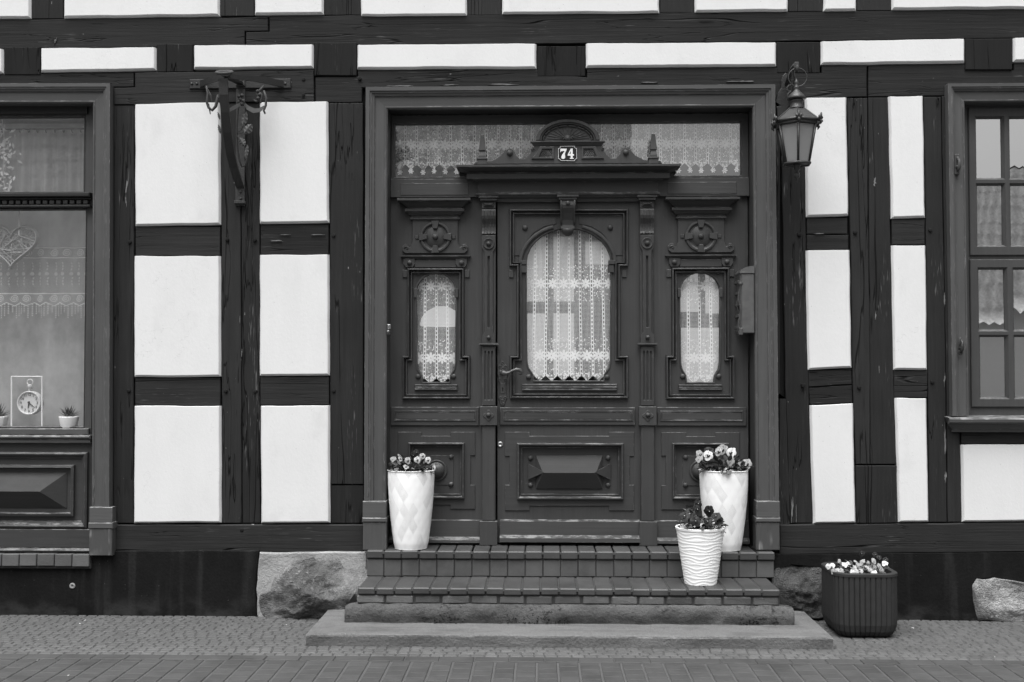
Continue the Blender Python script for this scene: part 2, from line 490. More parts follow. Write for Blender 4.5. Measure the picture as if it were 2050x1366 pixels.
def cafe(g):                             # sheer panel with rose bands, sprigs and a beaded fringe; Z measured up from the hem
    x, y, z = g.obj
    p = .093; c = (x/p+50.0).fr()-.5; cx = c*p
    n = g.noise(g.at(14, 4, .8), 1, 3)
    a = .22+(n-.5)*.2
    def rose(z0, R):
        dz = z-z0; r = (cx*cx+dz*dz).sqrt(); t = g.math('ARCTAN2', dz, cx)
        return r.lt(R)*((r*520.0+t*1.5).sin().gt(-.35))
    b1 = rose(.135, .028)+rose(.455, .028)
    lines = ((z-.17).abs().lt(.004)).max((z-.49).abs().lt(.003)).max((z-.42).abs().lt(.003))
    c2 = (x/.055+50.0).fr()-.5
    def sprig(z0, s):
        return ((c2*.055-(z-z0)*(z-z0)*s*6.0-.004).abs().lt(.0045))*((z-z0).abs().lt(.035))*((z*300.0).sin().gt(-.5))
    spr = sprig(.255, 1.0).max(sprig(.36, -1.0)).max(((c2*c2*.003+(z-.308)*(z-.308)).lt(.00016)))
    scal = (z-(.085+c.abs()*.045)).abs().lt(.004)
    solid = z.gt(.085+c.abs()*.045)
    c3 = (x/.0233+50.0).fr()-.5
    fringe = c3.abs().lt(.17)*z.lt(.12)*((z*420.0).sin().gt(-.3))*z.gt((x/.0233+50.0).fl().m('MODULO', 4.0)*.012)
    al = a.max(b1*.75).max(lines*.9).max(spr*.6)*solid
    al = al.max(scal*.9).max(fringe*.8*(1.0-solid))
    return cloth(g, .85, al.min(1.0), .4)
M['cafe'] = material('embroidered_cafe_curtain', cafe)
def simple(name, col, rough=.6, spec=.4, metal=0.0, var=.0, bscale=0, bd=.002):
    def fn(g):
        c = col
        b = None
        if var: c = col*(1-var)+g.noise(g.at(20, 20, 20), 1, 4)*col*var*2
        if bscale: b = g.noise(g.at(bscale, bscale, bscale), 1, 4)
        return g.bsdf(c, rough, b, bd, spec, metal)
    M[name] = material(name, fn)
simple('iron', .013, .48, .5, 0, .3, 90, .0015)
simple('rusty_iron', .045, .7, .35, 0, .5, 70, .004)
simple('iron_leaf', .095, .6, .4, 0, .4, 60, .002)
simple('lantern_metal', .036, .42, .5, .2, .4, 80, .0015)
simple('bronze', .060, .38, .6, .35, .35, 120, .002)
simple('steel', .42, .30, .6, .9, .15, 0)
simple('box_metal', .16, .36, .6, .7, .35, 30, .0008)
simple('box_dark', .07, .45, .5, .3, .4, 120, .003)
simple('soil', .015, .95, .1, 0, .4, 60, .008)
simple('leaf', .085, .5, .5, 0, .5)
simple('leaf_dark', .042, .5, .4, 0, .5)
simple('stem', .05, .6, .3)
simple('petal_white', .58, .7, .2, 0, .12)
simple('petal_pale', .36, .7, .2, 0, .3)
simple('petal_grey', .24, .7, .2, 0, .35)
simple('petal_dark', .012, .6, .3, 0, .4)
simple('enamel_dark', .012, .25, .5, 0, .3)
simple('enamel_white', .80, .35, .5, 0, .06)
simple('black', .006, .6, .2)
simple('slat_wood', .030, .65, .2, 0, .3, 50, .001)
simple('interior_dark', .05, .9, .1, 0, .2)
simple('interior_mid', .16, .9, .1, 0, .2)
simple('white_ceramic', .72, .3, .5, 0, .03)
simple('white_metal', .78, .5, .4, 0, .05)
simple('wicker', .44, .7, .3, 0, .2)
simple('window_dark', .16, .15, .6)
simple('bark', .06, .9, .2, 0, .4, 30, .02)
simple('tree_leaf', .075, .6, .3, 0, .5)
simple('far_white', .93, .9, .2, 0, .05)
simple('backdrop_wall', .40, .9, .2, 0, .2)
simple('far_tile', .42, .7, .3, 0, .4)
def shade(g):  # emission mixed in so the shade shows white in the dim hall
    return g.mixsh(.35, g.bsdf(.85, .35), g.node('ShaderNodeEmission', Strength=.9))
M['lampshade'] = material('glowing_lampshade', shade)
def backing(g):  # mottling and streaks paint in the blurred reflections of the shop glass
    n = g.noise(g.at(3, 3, 2), 1, 5, .65); b = g.noise(g.at(14, 14, 14), 1, 3)
    return g.bsdf((n.step(.34, .66, .31, .47)+(b-.5)*.20)*(.70+g.noise(g.at(9, 3, .5), 1, 3)*.6), .9, None, 0, .1)
M['backing'] = material('mottled_display_board', backing)
def frosted(g):
    n = g.noise(g.at(160, 160, 160), 1, 2)
    d = g.node('ShaderNodeBsdfDiffuse', Color=grey(.40)); t = g.node('ShaderNodeBsdfTranslucent', Color=grey(.55))
    gl = g.nt.nodes.new('ShaderNodeBsdfGlossy'); gl.inputs['Roughness'].default_value = .35
    g.nt.links.new(g.bump(n, .004), gl.inputs['Normal'])
    return g.mixsh(.09, g.mixsh(.5, d, t), gl.outputs[0])
M['frosted'] = material('rippled_lantern_glass', frosted)
def pot_diamond(g):                      # cast white pot; some diamonds finely hatched
    x, y, z = g.obj
    t = g.math('ARCTAN2', y, x)
    a = t*(14/(2*PI))+z/.104; b = t*(14/(2*PI))-z/.104
    on = g.white(g.vec(a.fl(), b.fl(), 0.0)).gt(.45)
    ln = ((a*7.0).fr()-.5).abs().lt(.22)
    h = on*ln
    return g.bsdf(.95-h*.14, .38, h*-1.0, .002, .45)
M['pot_diamond'] = material('white_diamond_pot', pot_diamond)
simple('pot_white', .95, .38, .45, 0, .02)

# ------------------------------------------------------------------ ground
def plane_obj(name, x0, x1, y0, y1, z, m, kind='structure'):
    b = MB(); b.add([(x0, y0, z), (x1, y0, z), (x1, y1, z), (x0, y1, z)], [[0, 1, 2, 3]])
    o = b.build(name, m, None, kind); return o
plane_obj('ground', -60, 60, -60, 60, -.06, M['earth'])
plane_obj('street', -40, 40, -13.5, -2.35, -.03, M['asphalt'])
YB = G0(1085, 1317).y                      # border course between cobbles and paving bricks
pavement = plane_obj('pavement', -5.6, 5.6, YB, .02, -.002, M['joint_dark'])
LOC['pavement'] = Vector((0, 0, 0)); pavement.location = (0, 0, 0)
# small cobbles in wavering rows, nearest 300 one by one
cands = []
y = YB+.01; row = 0
while y < 0.0:
    dep = random.uniform(.050, .058); x = -5.5+random.uniform(0, .05)
    while x < 5.5:
        wd = random.uniform(.055, .082)
        yy = y+.010*noise.noise(Vector((x*1.6, row*.3, 0)))
        cands.append((x+wd/2, yy+dep/2, wd-.005, dep-.004, random.uniform(-.0015, .0015)))
        x += wd
    y += dep; row += 1
SLAB_Y0 = G0(1100, 1297).y
slab_x0, slab_x1 = G0(612, 1296).x, G0(1668, 1302).x
def under_slab(c): return slab_x0+.02 < c[0] < slab_x1-.02 and c[1] > SLAB_Y0+.02
cands = [c for c in cands if not under_slab(c)]
def stone_mesh(b, cx, cy, wx, wy, dz, ch=.006, bot=-.03):
    hx, hy = wx/2, wy/2
    j = lambda: random.uniform(-.002, .002)
    top = [(cx-hx+ch+j(), cy-hy+ch+j(), .003+dz+j()*.4), (cx+hx-ch+j(), cy-hy+ch+j(), .003+dz+j()*.4), (cx+hx-ch+j(), cy+hy-ch+j(), .003+dz+j()*.4), (cx-hx+ch+j(), cy+hy-ch+j(), .003+dz+j()*.4)]
    mid = [(cx-hx, cy-hy, dz-.003), (cx+hx, cy-hy, dz-.003), (cx+hx, cy+hy, dz-.003), (cx-hx, cy+hy, dz-.003)]
    low = [(x, y_, bot) for x, y_, _ in mid]
    f = [[0, 1, 2, 3]]
    for q in (0, 1):
        for i in range(4): k = (i+1) % 4; f.append([q*4+i, (q+1)*4+i, (q+1)*4+k, q*4+k])
    b.add(top+mid+low, f)
def seen(x, y_): 
    d = y_+D; px = 1085+(x+.0)/d*FPX; return -30 < px-0 < 2080
cands.sort(key=lambda c: (not seen(c[0]+.0, c[1]), c[1]))
templates = []
for k in range(10):
    b = MB(); stone_mesh(b, 0, 0, .058, .047, 0); 
    me = b.build('cobble_pattern', M['cobble']); templates.append(me.data); bpy.data.objects.remove(me)
for c in cands[:290]:
    o = link('cobble', random.choice(templates), (c[0], c[1], c[4]), pavement); o.scale = (c[2]/.058, c[3]/.047, 1)
b = MB()
for c in cands[290:]: stone_mesh(b, c[0], c[1], c[2], c[3], c[4])
def tilefield(name, mb, m, parent): return mb.build(name, m, parent, 'stuff')
M['cobble_field'] = material('small_cobbles_further_back', lambda g: g.bsdf((.073+g.white(g.vec((g.pos[0]*16).fl(), (g.pos[1]*18).fl(), 0.0))*.015)*(.7+g.noise(g.at(60, 60, 60), 1, 3)*.6)*(.85+g.noise(g.at(2.5, 2.5, 2), 1, 4)*.3), .78, g.noise(g.at(60, 60, 60), 1, 3), .004, .3))
tilefield('small_cobbles', b, M['cobble_field'], pavement)

footpath = plane_obj('footpath', -5.6, 5.6, -2.35, YB, -.002, M['joint'])
# border course, then square paving bricks in columns with wide sandy joints
def brick_template(wx, wy, h=.05, b=.004):
    mb = MB(); mb.cube(-wx/2, wx/2, -wy/2, wy/2, -h, 0, b); o = mb.build('brick_pattern', M['paver']); me = o.data; bpy.data.objects.remove(o); return me
CW = .1165
pv = brick_template(CW-.012, .0975); bd = brick_template(.193, .097)
x = -5.5
while x < 5.5:
    cx = x+.0985
    if -3.2 < cx < 3.2: link('paving_brick', bd, (cx, YB-.052, .004+random.uniform(-.001, .001)), footpath)
    x += .197
far = MB(); x = -5.5; col = 0; n_ind = 0
while x < 5.5:
    off = (col % 2)*.05+random.uniform(-.008, .008); y = YB-.104-.05-off*.0
    first = True; yy = YB-.104
    if col % 2: seq0 = .05
    else: seq0 = .1
    while yy > -2.33:
        L = seq0 if first else .1
        cy = yy-L/2; yy -= L
        inview = cy > -1.62 and abs(x+CW/2) < (cy+D)*.48+.06
        if inview and L > .09 and n_ind < 290:
            o = link('paving_brick', pv, (x+CW/2, cy, .004+random.uniform(-.001, .001)), footpath); n_ind += 1
            o.rotation_euler = (random.uniform(-.004, .004), random.uniform(-.004, .004), random.uniform(-.01, .01))
        else:
            far.cube(x+.006, x+CW-.006, cy-L/2+.0015, cy+L/2-.0015, -.05, .003+random.uniform(-.002, .002), .004)
        first = False
    x += CW; col += 1
far.build('paving_bricks_beyond', M['paver'], footpath, 'stuff')

# ------------------------------------------------------------------ the house
house = thing('timber_framed_house', (0, 0, 0), 'black and white half-timbered house front with a carved grey door between two windows', 'house')
TP = dict(post=MB, rail=MB)
def wood(name, pts, vert, Y=0.0, back=.06, b=.004, seed=None, mat=None, parent=house, jit=.0022):
    p = ccw(Q(pts, Y)); mb = MB()
    mb.prism(jag(inset(p, .0012), .07, jit, seed if seed is not None else random.random()*50), Y+random.uniform(-.003, .003), back, b)
    return mb.build(name, mat or M['timber_v' if vert else 'timber_h'], parent)
def quad(x0, y0, x1, y1): return [(x0, y1), (x1, y1), (x1, y0), (x0, y0)]
# facade core behind the timbers, with openings
DOOR = (764, 214, 1516, 1106)
LW = (-262, 200, 190, 1104); RW = (1932, 204, 2250, 838)
mb = MB()
outer = [(-5.3, 0), (5.3, 0), (5.3, 5.6), (-5.3, 5.6)]
mb.plate(outer, [rpoly(RECT(*DOOR)), rpoly(RECT(*LW)), rpoly(RECT(*RW))], .045, .22)
mb.build('wall_core', M['black'], house)

# infill panels: corner points TL, TR, BR, BL
EX = 10
panels = [
 # upper storey, cut by the picture's top edge
 [(-190, -420), (62, -420), (62, 37), (-190, 40)], [(128, -420), (440, -420), (440, 33), (128, 37)], [(510, -420), (648, -420), (648, 29), (510, 30)],
 [(723, -420), (935, -420), (935, 32), (723, 33)], [(1005, -420), (1320, -420), (1320, 27), (1005, 29)], [(1391, -420), (1577, -420), (1577, 23), (1391, 25)],
 [(1648, -420), (1714, -420), (1714, 22), (1648, 23)], [(1785, -420), (2190, -420), (2190, 17), (1785, 20)],
 # between the two beams
 [(-230, 101), (7, 99), (7, 147), (-230, 150)], [(82, 98), (313, 96), (313, 141), (82, 145)], [(388, 92), (628, 90), (628, 137), (388, 139)],
 [(715, 91), (1074, 89), (1074, 138), (715, 139)], [(1173, 88), (1554, 86), (1554, 133), (1173, 136)], [(1643, 84), (1931, 79), (1931, 126), (1643, 130)], [(2028, 77), (2240, 74), (2240, 121), (2028, 124)],
 # left bays
 [(270, 210), (441, 206), (442, 450), (271, 453)], [(520, 206), (657, 204), (659, 446), (520, 448)],
 [(269, 513), (442, 513), (442, 754), (269, 755)], [(520, 511), (659, 510), (660, 752), (520, 753)],
 [(269, 813), (443, 813), (443, 1047), (268, 1048)], [(522, 813), (661, 812), (661, 1047), (523, 1048)],
 # right bays
 [(1611, 197), (1695, 196), (1698, 432), (1614, 435)], [(1778, 194), (1848, 193), (1852, 436), (1784, 438)],
 [(1613, 502), (1701, 501), (1705, 737), (1617, 741)], [(1784, 492), (1853, 492), (1856, 741), (1788, 741)],
 [(1621, 812), (1708, 808), (1713, 1047), (1628, 1049)], [(1791, 797), (1855, 798), (1859, 1045), (1798, 1046)],
 [(1923, 891), (2200, 889), (2200, 1041), (1926, 1045)],
]
for k, pts in enumerate(panels):
    p = ccw(Q(pts, -.002)); mb = MB()
    pj = jag(p, .05, .0028, k*3.3)
    f = inset(pj, .013)
    n = len(pj)
    (tx0, tz0), (tx1, tz1) = Q(pts[:2], -.002)
    def topped(l, d):                    # the upper edge butts straight under the timber, only sides and foot are bevelled
        return [(x, (zo-d if abs(zo-(tz0+(tz1-tz0)*(xo-tx0)/(tx1-tx0))) < .008 else z)) for (x, z), (xo, zo) in zip(l, pj)]
    v = [(x, -.017, z) for x, z in topped(inset(pj, .014), .003)]+[(x, -.014, z) for x, z in topped(inset(pj, .010), .001)]+[(x, .004, z) for x, z in pj]+[(x, .06, z) for x, z in pj]
    fs = [list(range(n))]
    for q in range(3):
        for i in range(n): j = (i+1) % n; fs.append([q*n+i, (q+1)*n+i, (q+1)*n+j, q*n+j])
    mb.add(v, fs); mb.build('infill_panel', M['plaster'], house)

# beams, scarfed where the photo shows the joint
wood('timber_beam', [(-230, 42), (537, 34), (537, 62), (490, 63), (490, 92), (-230, 101)], False)
wood('timber_beam', [(539, 32), (2260, 17), (2260, 73), (1600, 82), (1074, 88), (492, 92), (492, 64), (539, 63)], False)
for x0, x1, t, bt in ((7, 82, 94, 150), (313, 388, 88, 145), (628, 715, 85, 152), (1074, 1173, 92, 153), (1554, 1643, 84, 146), (1931, 2028, 77, 140)):
    wood('joist_end', quad(x0+1, t, x1-1, bt), True, -.006+random.uniform(-.004, .004), mat=M['timber_end'])
wood('timber_beam', [(-230, 150), (268, 145), (268, 174), (222, 175), (222, 168), (-230, 172)], False)
wood('timber_beam', [(270, 146), (628, 140), (629, 203), (228, 210), (228, 176), (270, 175)], False, -.006)
wood('timber_beam', [(631, 154), (716, 153), (716, 142), (1072, 139), (1175, 155), (1175, 138), (1553, 135), (1645, 146), (1645, 132), (1736, 131), (1736, 194), (1560, 199), (1545, 200), (1545, 170), (725, 176), (725, 205), (631, 206)], False)
wood('timber_beam', [(1738, 131), (1930, 127), (2030, 141), (2030, 126), (2260, 122), (2260, 170), (1898, 176), (1898, 192), (1738, 194)], False, .003)
# upper posts
for x0, x1, bt in ((62, 128, 38), (440, 510, 33), (648, 723, 31), (935, 1005, 31), (1320, 1391, 26), (1577, 1648, 24), (1714, 1785, 22)):
    wood('timber_post', quad(x0+1, -420, x1-1, bt), True)
# ground-floor posts, left
wood('timber_post', [(227, 1048), (267, 1048), (269, 211), (227, 211)], True)
wood('timber_post', [(444, 1048), (484, 1048), (481, 206), (443, 207)], True)
wood('timber_post', [(485, 1048), (521, 1048), (519, 206), (482, 206)], True, .004)
wood('timber_post', [(662, 970), (728, 970), (727, 206), (659, 206)], True, -.004)
wood('timber_post', [(663, 1048), (728, 1048), (728, 972), (662, 972)], True)
for x0, x1, t, bt in ((271, 441, 453, 512), (521, 658, 448, 510), (270, 441, 755, 812), (521, 659, 753, 811)):
    wood('timber_rail', quad(x0, t+1, x1, bt), False, .002)
# ground-floor posts, right
wood('timber_post', [(1562, 1048), (1580, 1048), (1572, 800), (1545, 800), (1545, 199), (1562, 199)], True, -.002)
wood('timber_post', [(1582, 1048), (1627, 1048), (1620, 812), (1614, 500), (1611, 199), (1563, 199), (1573, 800)], True)
wood('timber_post', [(1714, 930), (1742, 930), (1742, 700), (1738, 400), (1737, 196), (1696, 196), (1703, 500), (1708, 800)], True)
wood('timber_post', [(1743, 930), (1795, 930), (1789, 741), (1783, 470), (1777, 195), (1738, 195), (1740, 500)], True, -.003)
wood('timber_post', [(1714, 1048), (1797, 1047), (1795, 932), (1713, 932)], True, -.004)
wood('timber_post', [(1860, 1046), (1896, 1046), (1893, 700), (1884, 194), (1849, 194), (1854, 500), (1857, 741)], True)
wood('timber_post', [(1898, 1046), (1925, 1046), (1922, 866), (1908, 866), (1908, 838), (1899, 600), (1893, 192), (1886, 192), (1894, 700)], True, -.003)
wood('timber_rail', quad(1615, 436, 1697, 469), False, .002); wood('timber_rail', quad(1615, 470, 1699, 501), False, -.002)
wood('timber_rail', quad(1785, 439, 1852, 491), False, .001)
wood('timber_rail', [(1619, 775), (1706, 770), (1705, 739), (1618, 742)], False, .001); wood('timber_rail', [(1621, 810), (1707, 806), (1706, 771), (1619, 776)], False, .003)
wood('timber_rail', quad(1789, 742, 1857, 796), False, .001)
wood('timber_rail', [(1924, 889), (2250, 887), (2250, 862), (1924, 864)], False, .002)
wood('timber_post', quad(2201, 864, 2262, 1044), True); wood('timber_post', [(2262, 1044), (2330, 1044), (2330, 172), (2262, 172)], True)
wood('timber_post', [(-330, 1112), (-290, 1112), (-290, 172), (-330, 172)], True)
# sills
wood('sill_beam', [(228, 1103), (728, 1108), (728, 1050), (228, 1050)], False, -.008, b=.008)
wood('sill_beam', [(1560, 1112), (2330, 1103), (2330, 1044), (1560, 1050)], False, -.010, b=.008)
# wooden pegs
for px, py in ((260, 485), (455, 480), (510, 481), (668, 472), (258, 783), (452, 783), (511, 784), (668, 783), (608, 160), (608, 190), (1600, 470), (1712, 466), (1862, 461), (1720, 776), (1866, 765), (720, 158)):
    p = P(px, py, -.004); mb = MB(); mb.lathe((p.x, -.004, p.z), [(.013, -.01), (.013, .006), (.010, .010), (.0001, .011)], 7, 'Y', 0, False, a0=random.random())
    mb.build('peg', M['timber_end'], house)
p = P(1607, 772, -.004); mb = MB(); mb.cube(p.x-.012, p.x+.012, -.03, .02, p.z-.012, p.z+.012, .003); mb.build('peg', M['timber_end'], house)
p = P(484, 1062, -.01); mb = MB(); mb.lathe((p.x, -.008, p.z), [(.012, 0), (.012, .004), (.008, .005)], 10, 'Y'); mb.build('peg_hole', M['black'], house)

# bare patches where paint and splinters have gone, standing a hair proud or sunk in the grain
def flake(px, py, w_, h_, m, n=9, lean=0.0, Y=-.0045, name='bare_wood_patch'):
    rg_ = random.Random(int(px*7+py)); c_ = P(px, py, Y); k_ = 1/300; pts = []
    for i in range(n*3):
        a_ = 2*PI*i/(n*3); r_ = rg_.uniform(.25, 1.1)
        pts.append((c_.x+(math.cos(a_)*w_/2*r_+lean*math.sin(a_)*h_/2)*k_, c_.z+math.sin(a_)*h_/2*r_*k_))
    mb = MB(); mb.prism(pts, Y, Y+.006, .0002); return mb.build(name, m, house)
simple('bare_wood', .15, .8, .2, 0, .5, 120, .002)
for a_ in ((254, 372, 5, 64, .08), (252, 402, 3, 26, -.1), (1751, 365, 7, 20, .05), (1753, 632, 3, 20, 0), (1586, 1020, 6, 64, .04), (1891, 600, 3, 36, 0), (1891, 760, 4, 30, .05), (1892, 880, 4, 70, 0), (1893, 955, 5, 30, 0), (1594, 1030, 2, 40, 0), (697, 880, 3, 60, .06), (705, 950, 3, 40, 0), (480, 640, 2, 20, 0), (484, 705, 2, 22, 0), (695, 800, 2, 30, 0), (1760, 740, 2, 18, 0)):
    flake(a_[0], a_[1], a_[2], a_[3], M['bare_wood'], 7, a_[4])
for a_ in ((360, 193, 12, 3, 0), (556, 482, 36, 3, 0), (572, 470, 26, 2, 0), (1640, 468, 22, 3, 0), (635, 470, 30, 2, 0), (110, 83, 4, 16, .3), (800, 172, 60, 3, 0), (900, 170, 40, 3, 0), (1010, 169, 70, 3, 0), (1480, 163, 60, 4, 0), (1300, 165, 40, 2, 0)):
    flake(a_[0], a_[1], a_[2], a_[3], M['bare_wood'], 7, a_[4], -.0075)
# plinth with boulders showing through
YP = -.03
mortar_L = [(515, 1232), (519, 1240), (735, 1240), (735, 1106), (520, 1106), (513, 1180)]
stoneR = [(1548, 1228), (1640, 1232), (1655, 1200), (1652, 1150), (1630, 1134), (1585, 1130), (1562, 1138), (1548, 1160)]
stoneF = [(1957, 1242), (2190, 1244), (2200, 1190), (2120, 1172), (2050, 1166), (1990, 1156), (1955, 1158), (1946, 1172), (1948, 1205)]
def seg_plinth(pts): 
    mb = MB(); mb.prism(jag(ccw(Q(pts, YP)), .08, .003, 5), YP, .06, .006); return mb
pl = seg_plinth([(-500, 1250), (514, 1250), (512, 1180), (519, 1106), (519, 1102), (181, 1103), (181, 1133), (-500, 1133)]).build('plinth', M['plinth'], house)
def hole_plinth():
    mb = MB(); mb.plate(ccw(Q([(1540, 1252), (2420, 1254), (2420, 1104), (1540, 1111)], YP)), [Q(stoneR, YP), Q(stoneF, YP)], YP, .06); return mb
pr = hole_plinth().build('plinth', M['plinth'], house)
mb = MB(); mb.prism(jag(ccw(Q(mortar_L, YP)), .05, .006, 2), YP-.004, .06, .008)
mo = mb.build('mortar_patch', M['mortar'], house)
mb = MB(); mb.cube(P(1530, 1200, 0).x, 4.4, -.012, .05, -.05, P(1600, 1112, 0).z)
mb.build('mortar_bed', M['plinth'], house)
def boulder(outline, Y, planes, name, m, parent, seed, rough=.02):   # a split field stone: facets cut by planes, weathered
    p = ccw(Q(outline, Y)); p = jag(p, .03, .012, seed); n = len(p)
    cx = sum(q[0] for q in p)/n; cz = sum(q[1] for q in p)/n; W = max(q[0] for q in p)-cx; H = max(q[1] for q in p)-cz
    v = []; f = []; K = 26
    for q in range(K+1):
        t = (q/K)**1.25
        for x, z in p:
            X = cx+(x-cx)*(1-t); Z = cz+(z-cz)*(1-t); u, w_ = (X-cx)/W, (Z-cz)/H
            h = min([.30*t**.55]+[c+a*u+b*w_ for a, b, c in planes])
            h += rough*noise.fractal(Vector((X*7+seed, Z*8, seed)), .9, 2.1, 5)*min(1, t*8)+.35*rough*noise.noise(Vector((X*45, Z*45, seed)))*min(1, t*8)
            h -= rough*1.2*max(0, .25-abs(noise.noise(Vector((X*4-Z*3+seed, Z*5, 2)))))*min(1, t*5)
            v.append((X, Y-h+.012, Z))
    for q in range(K):
        for i in range(n): j = (i+1) % n; f.append([q*n+i, q*n+j, (q+1)*n+j, (q+1)*n+i])
    mb = MB(); mb.add(v, f, 0, True)
    return mb.build(name, m, parent)
boulder([(518, 1200), (524, 1232), (560, 1246), (640, 1246), (700, 1244), (742, 1244), (746, 1190), (742, 1128), (716, 1110), (640, 1110), (582, 1124), (550, 1156), (540, 1180), (520, 1190)], YP, [(-.05, -.16, .15), (.02, .14, .17), (-.12, .02, .19), (.10, .05, .16)], 'boulder', M['boulder'], house, 3.1, .028)
boulder([(x+(6 if x > 1600 else -6), y+(5 if y > 1180 else -7)) for x, y in stoneR], YP, [(0, -.12, .10), (.03, .05, .085), (-.08, .02, .13)], 'boulder', M['boulder_dark'], house, 8.4, .03)
boulder(stoneF, YP, [(.0, -.03, .055), (.01, .05, .075)], 'boulder', M['boulder_pale'], house, 14.2, .016)
p = P(145, 1173, YP); mb = MB()
mb.lathe((p.x, YP+.002, p.z), [(.021, 0), (.019, .006), (.010, .008), (.008, .002), (.0001, .002)], 9, 'Y'); mb.build('wall_plug', M['mortar'], house)

# rooms behind the openings
def room(name, x0, x1, y0, y1, z0, z1, m, holes=(), front=True):
    mb = MB()
    for a, b_ in (((x0, z0), (x0, z1)), ((x1, z0), (x1, z1))):
        mb.add([(a[0], y0, z0), (a[0], y1, z0), (a[0], y1, z1), (a[0], y0, z1)], [[0, 1, 2, 3]])
    for z in (z0, z1): mb.add([(x0, y0, z), (x1, y0, z), (x1, y1, z), (x0, y1, z)], [[0, 1, 2, 3]])
    mb.plate([(x0, z0), (x1, z0), (x1, z1), (x0, z1)], list(holes), y1, y1+.15)
    return mb.build(name, m, house)
YH = 3.6
hall_holes = [rpoly(RECT(1052, 470, 1092, 604, YH)), rpoly(RECT(1052, 626, 1092, 752, YH)), rpoly(RECT(1108, 470, 1150, 604, YH)), rpoly(RECT(1108, 626, 1150, 752, YH)),
              rpoly(RECT(1172, 480, 1226, 530, YH)), rpoly(RECT(1355, 545, 1402, 625, YH)), rpoly(RECT(1412, 545, 1450, 628, YH)), rpoly(RECT(1355, 655, 1450, 800, YH))]
hx0, hx1 = P(752, 600, .22).x, P(1620, 600, .22).x
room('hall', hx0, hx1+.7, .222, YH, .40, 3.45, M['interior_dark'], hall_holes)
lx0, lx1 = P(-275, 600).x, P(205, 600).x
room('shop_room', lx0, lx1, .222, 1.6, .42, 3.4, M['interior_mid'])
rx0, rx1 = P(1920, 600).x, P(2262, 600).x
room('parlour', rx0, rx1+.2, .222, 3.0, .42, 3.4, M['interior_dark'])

# ------------------------------------------------------------------ shop window, left
shop = part_empty('shop_window', P(-38, 1100, 0), house)
def cas(path, width, parent, m=('casing_v', 'casing_h'), y0=-.05, yi=.09):
    w_ = width
    prof = [(0, yi), (0, -.028), (.008, -.036), (w_*.10, -.036), (w_*.13, -.030), (w_*.58, -.034), (w_*.60, -.044), (w_*.70, -.050), (w_*.73, -.056), (w_*.80, -.056), (w_*.82, y0-.012), (w_, y0-.012), (w_, .03)]
    ms = miters(path, False); out = []
    for i in range(len(path)-1):
        vert = abs(path[i+1][1]-path[i][1]) > abs(path[i+1][0]-path[i][0])
        mb = MB(); v = []
        for k in (i, i+1):
            for o, y in prof: v.append((path[k][0]+ms[k].x*o, y, path[k][1]+ms[k].y*o))
        n = len(prof); mb.add(v, [[q, n+q, n+q+1, q+1] for q in range(n-1)]+[list(range(n)), [n+q for q in range(n)]])
        out.append(mb.build('casing_board', M[m[0] if vert else m[1]], parent))
    return out
# path runs so that the outside lies to its right
ip = Q([(-250, 1017), (-250, 207), (186, 207), (184, 1017)], -.03)
cas(ip, .128, shop)
for px in (182, -292):
    mb = MB(); mb.box(RECT(px-1, 1015, px+45, 1046, -.05), -.07, .03, .004); mb.box(RECT(px-3, 1046, px+46, 1058, -.06), -.082, .03, .005); 
    mb.build('plinth_block', M['casing_h'], shop)
    mb = MB(); mb.box(RECT(px-2, 1058.5, px+44, 1112, -.06), -.076, .03, .004); mb.build('block_foot', M['weathered'], shop)
YW = .085
def frame_rect(outer, inner, y0, y1, b=.004):
    mb = MB(); mb.plate(outer, [inner], y0, y1, 0, b); return mb
fo = rpoly(RECT(-252, 200, 188, 886, YW)); f1 = rpoly(RECT(-236, 233, 172, 388, YW)); f2 = rpoly(RECT(-236, 418, 173, 857, YW))
mb = MB(); mb.plate(fo, [f1, f2], YW-.01, YW+.04, 0, .004); mb.build('frame', M['sash'], shop)
mb = MB(); mb.sweep(f1, [(0, YW-.008), (.008, YW-.014), (.014, YW), (.016, YW+.02)]); mb.sweep(f2, [(0, YW-.008), (.006, YW-.014), (.012, YW), (.014, YW+.02)]); mb.build('glazing_bead', M['sash'], shop)
mb = MB(); r = RECT(-240, 205, 178, 231, YW); mb.box((r[0], r[3]-.03, r[2], r[3]), .03, YW); mb.box((r[0], r[1], r[2], r[3]-.035), .055, YW); mb.build('head_board', M['dark_paint'], shop)  # dark colour paints in the shadow under the casing head
# carved transom bar
mb = MB()
r = RECT(-250, 388, 184, 417, YW-.02); X0, Z0, X1, Z1 = r; h = Z1-Z0
mb.box((X0, Z1-h*.30, X1, Z1), .02, YW, .006); mb.box((X0, Z1-h*.46, X1, Z1-h*.31), .045, YW, .004); mb.box((X0, Z0, X1, Z0+h*.16), .03, YW, .004)
mb.box((X0, Z0+h*.16, X1, Z1-h*.46), .068, YW)
mb.build('transom_bar', M['dark_paint'], shop)
mb = MB(); x = X0+.01
while x < X1-.04:
    mb.cube(x, x+.032, .040, .07, Z0+h*.22, Z1-h*.52, .003); x += .0465
mb.build('dentil_row', M['dark_paint'], shop)
for q in (f1, f2):
    mb = MB(); mb.add([(x, YW+.012, z) for x, z in q], [[0, 1, 2, 3]]); mb.build('pane', M['glass'], shop)
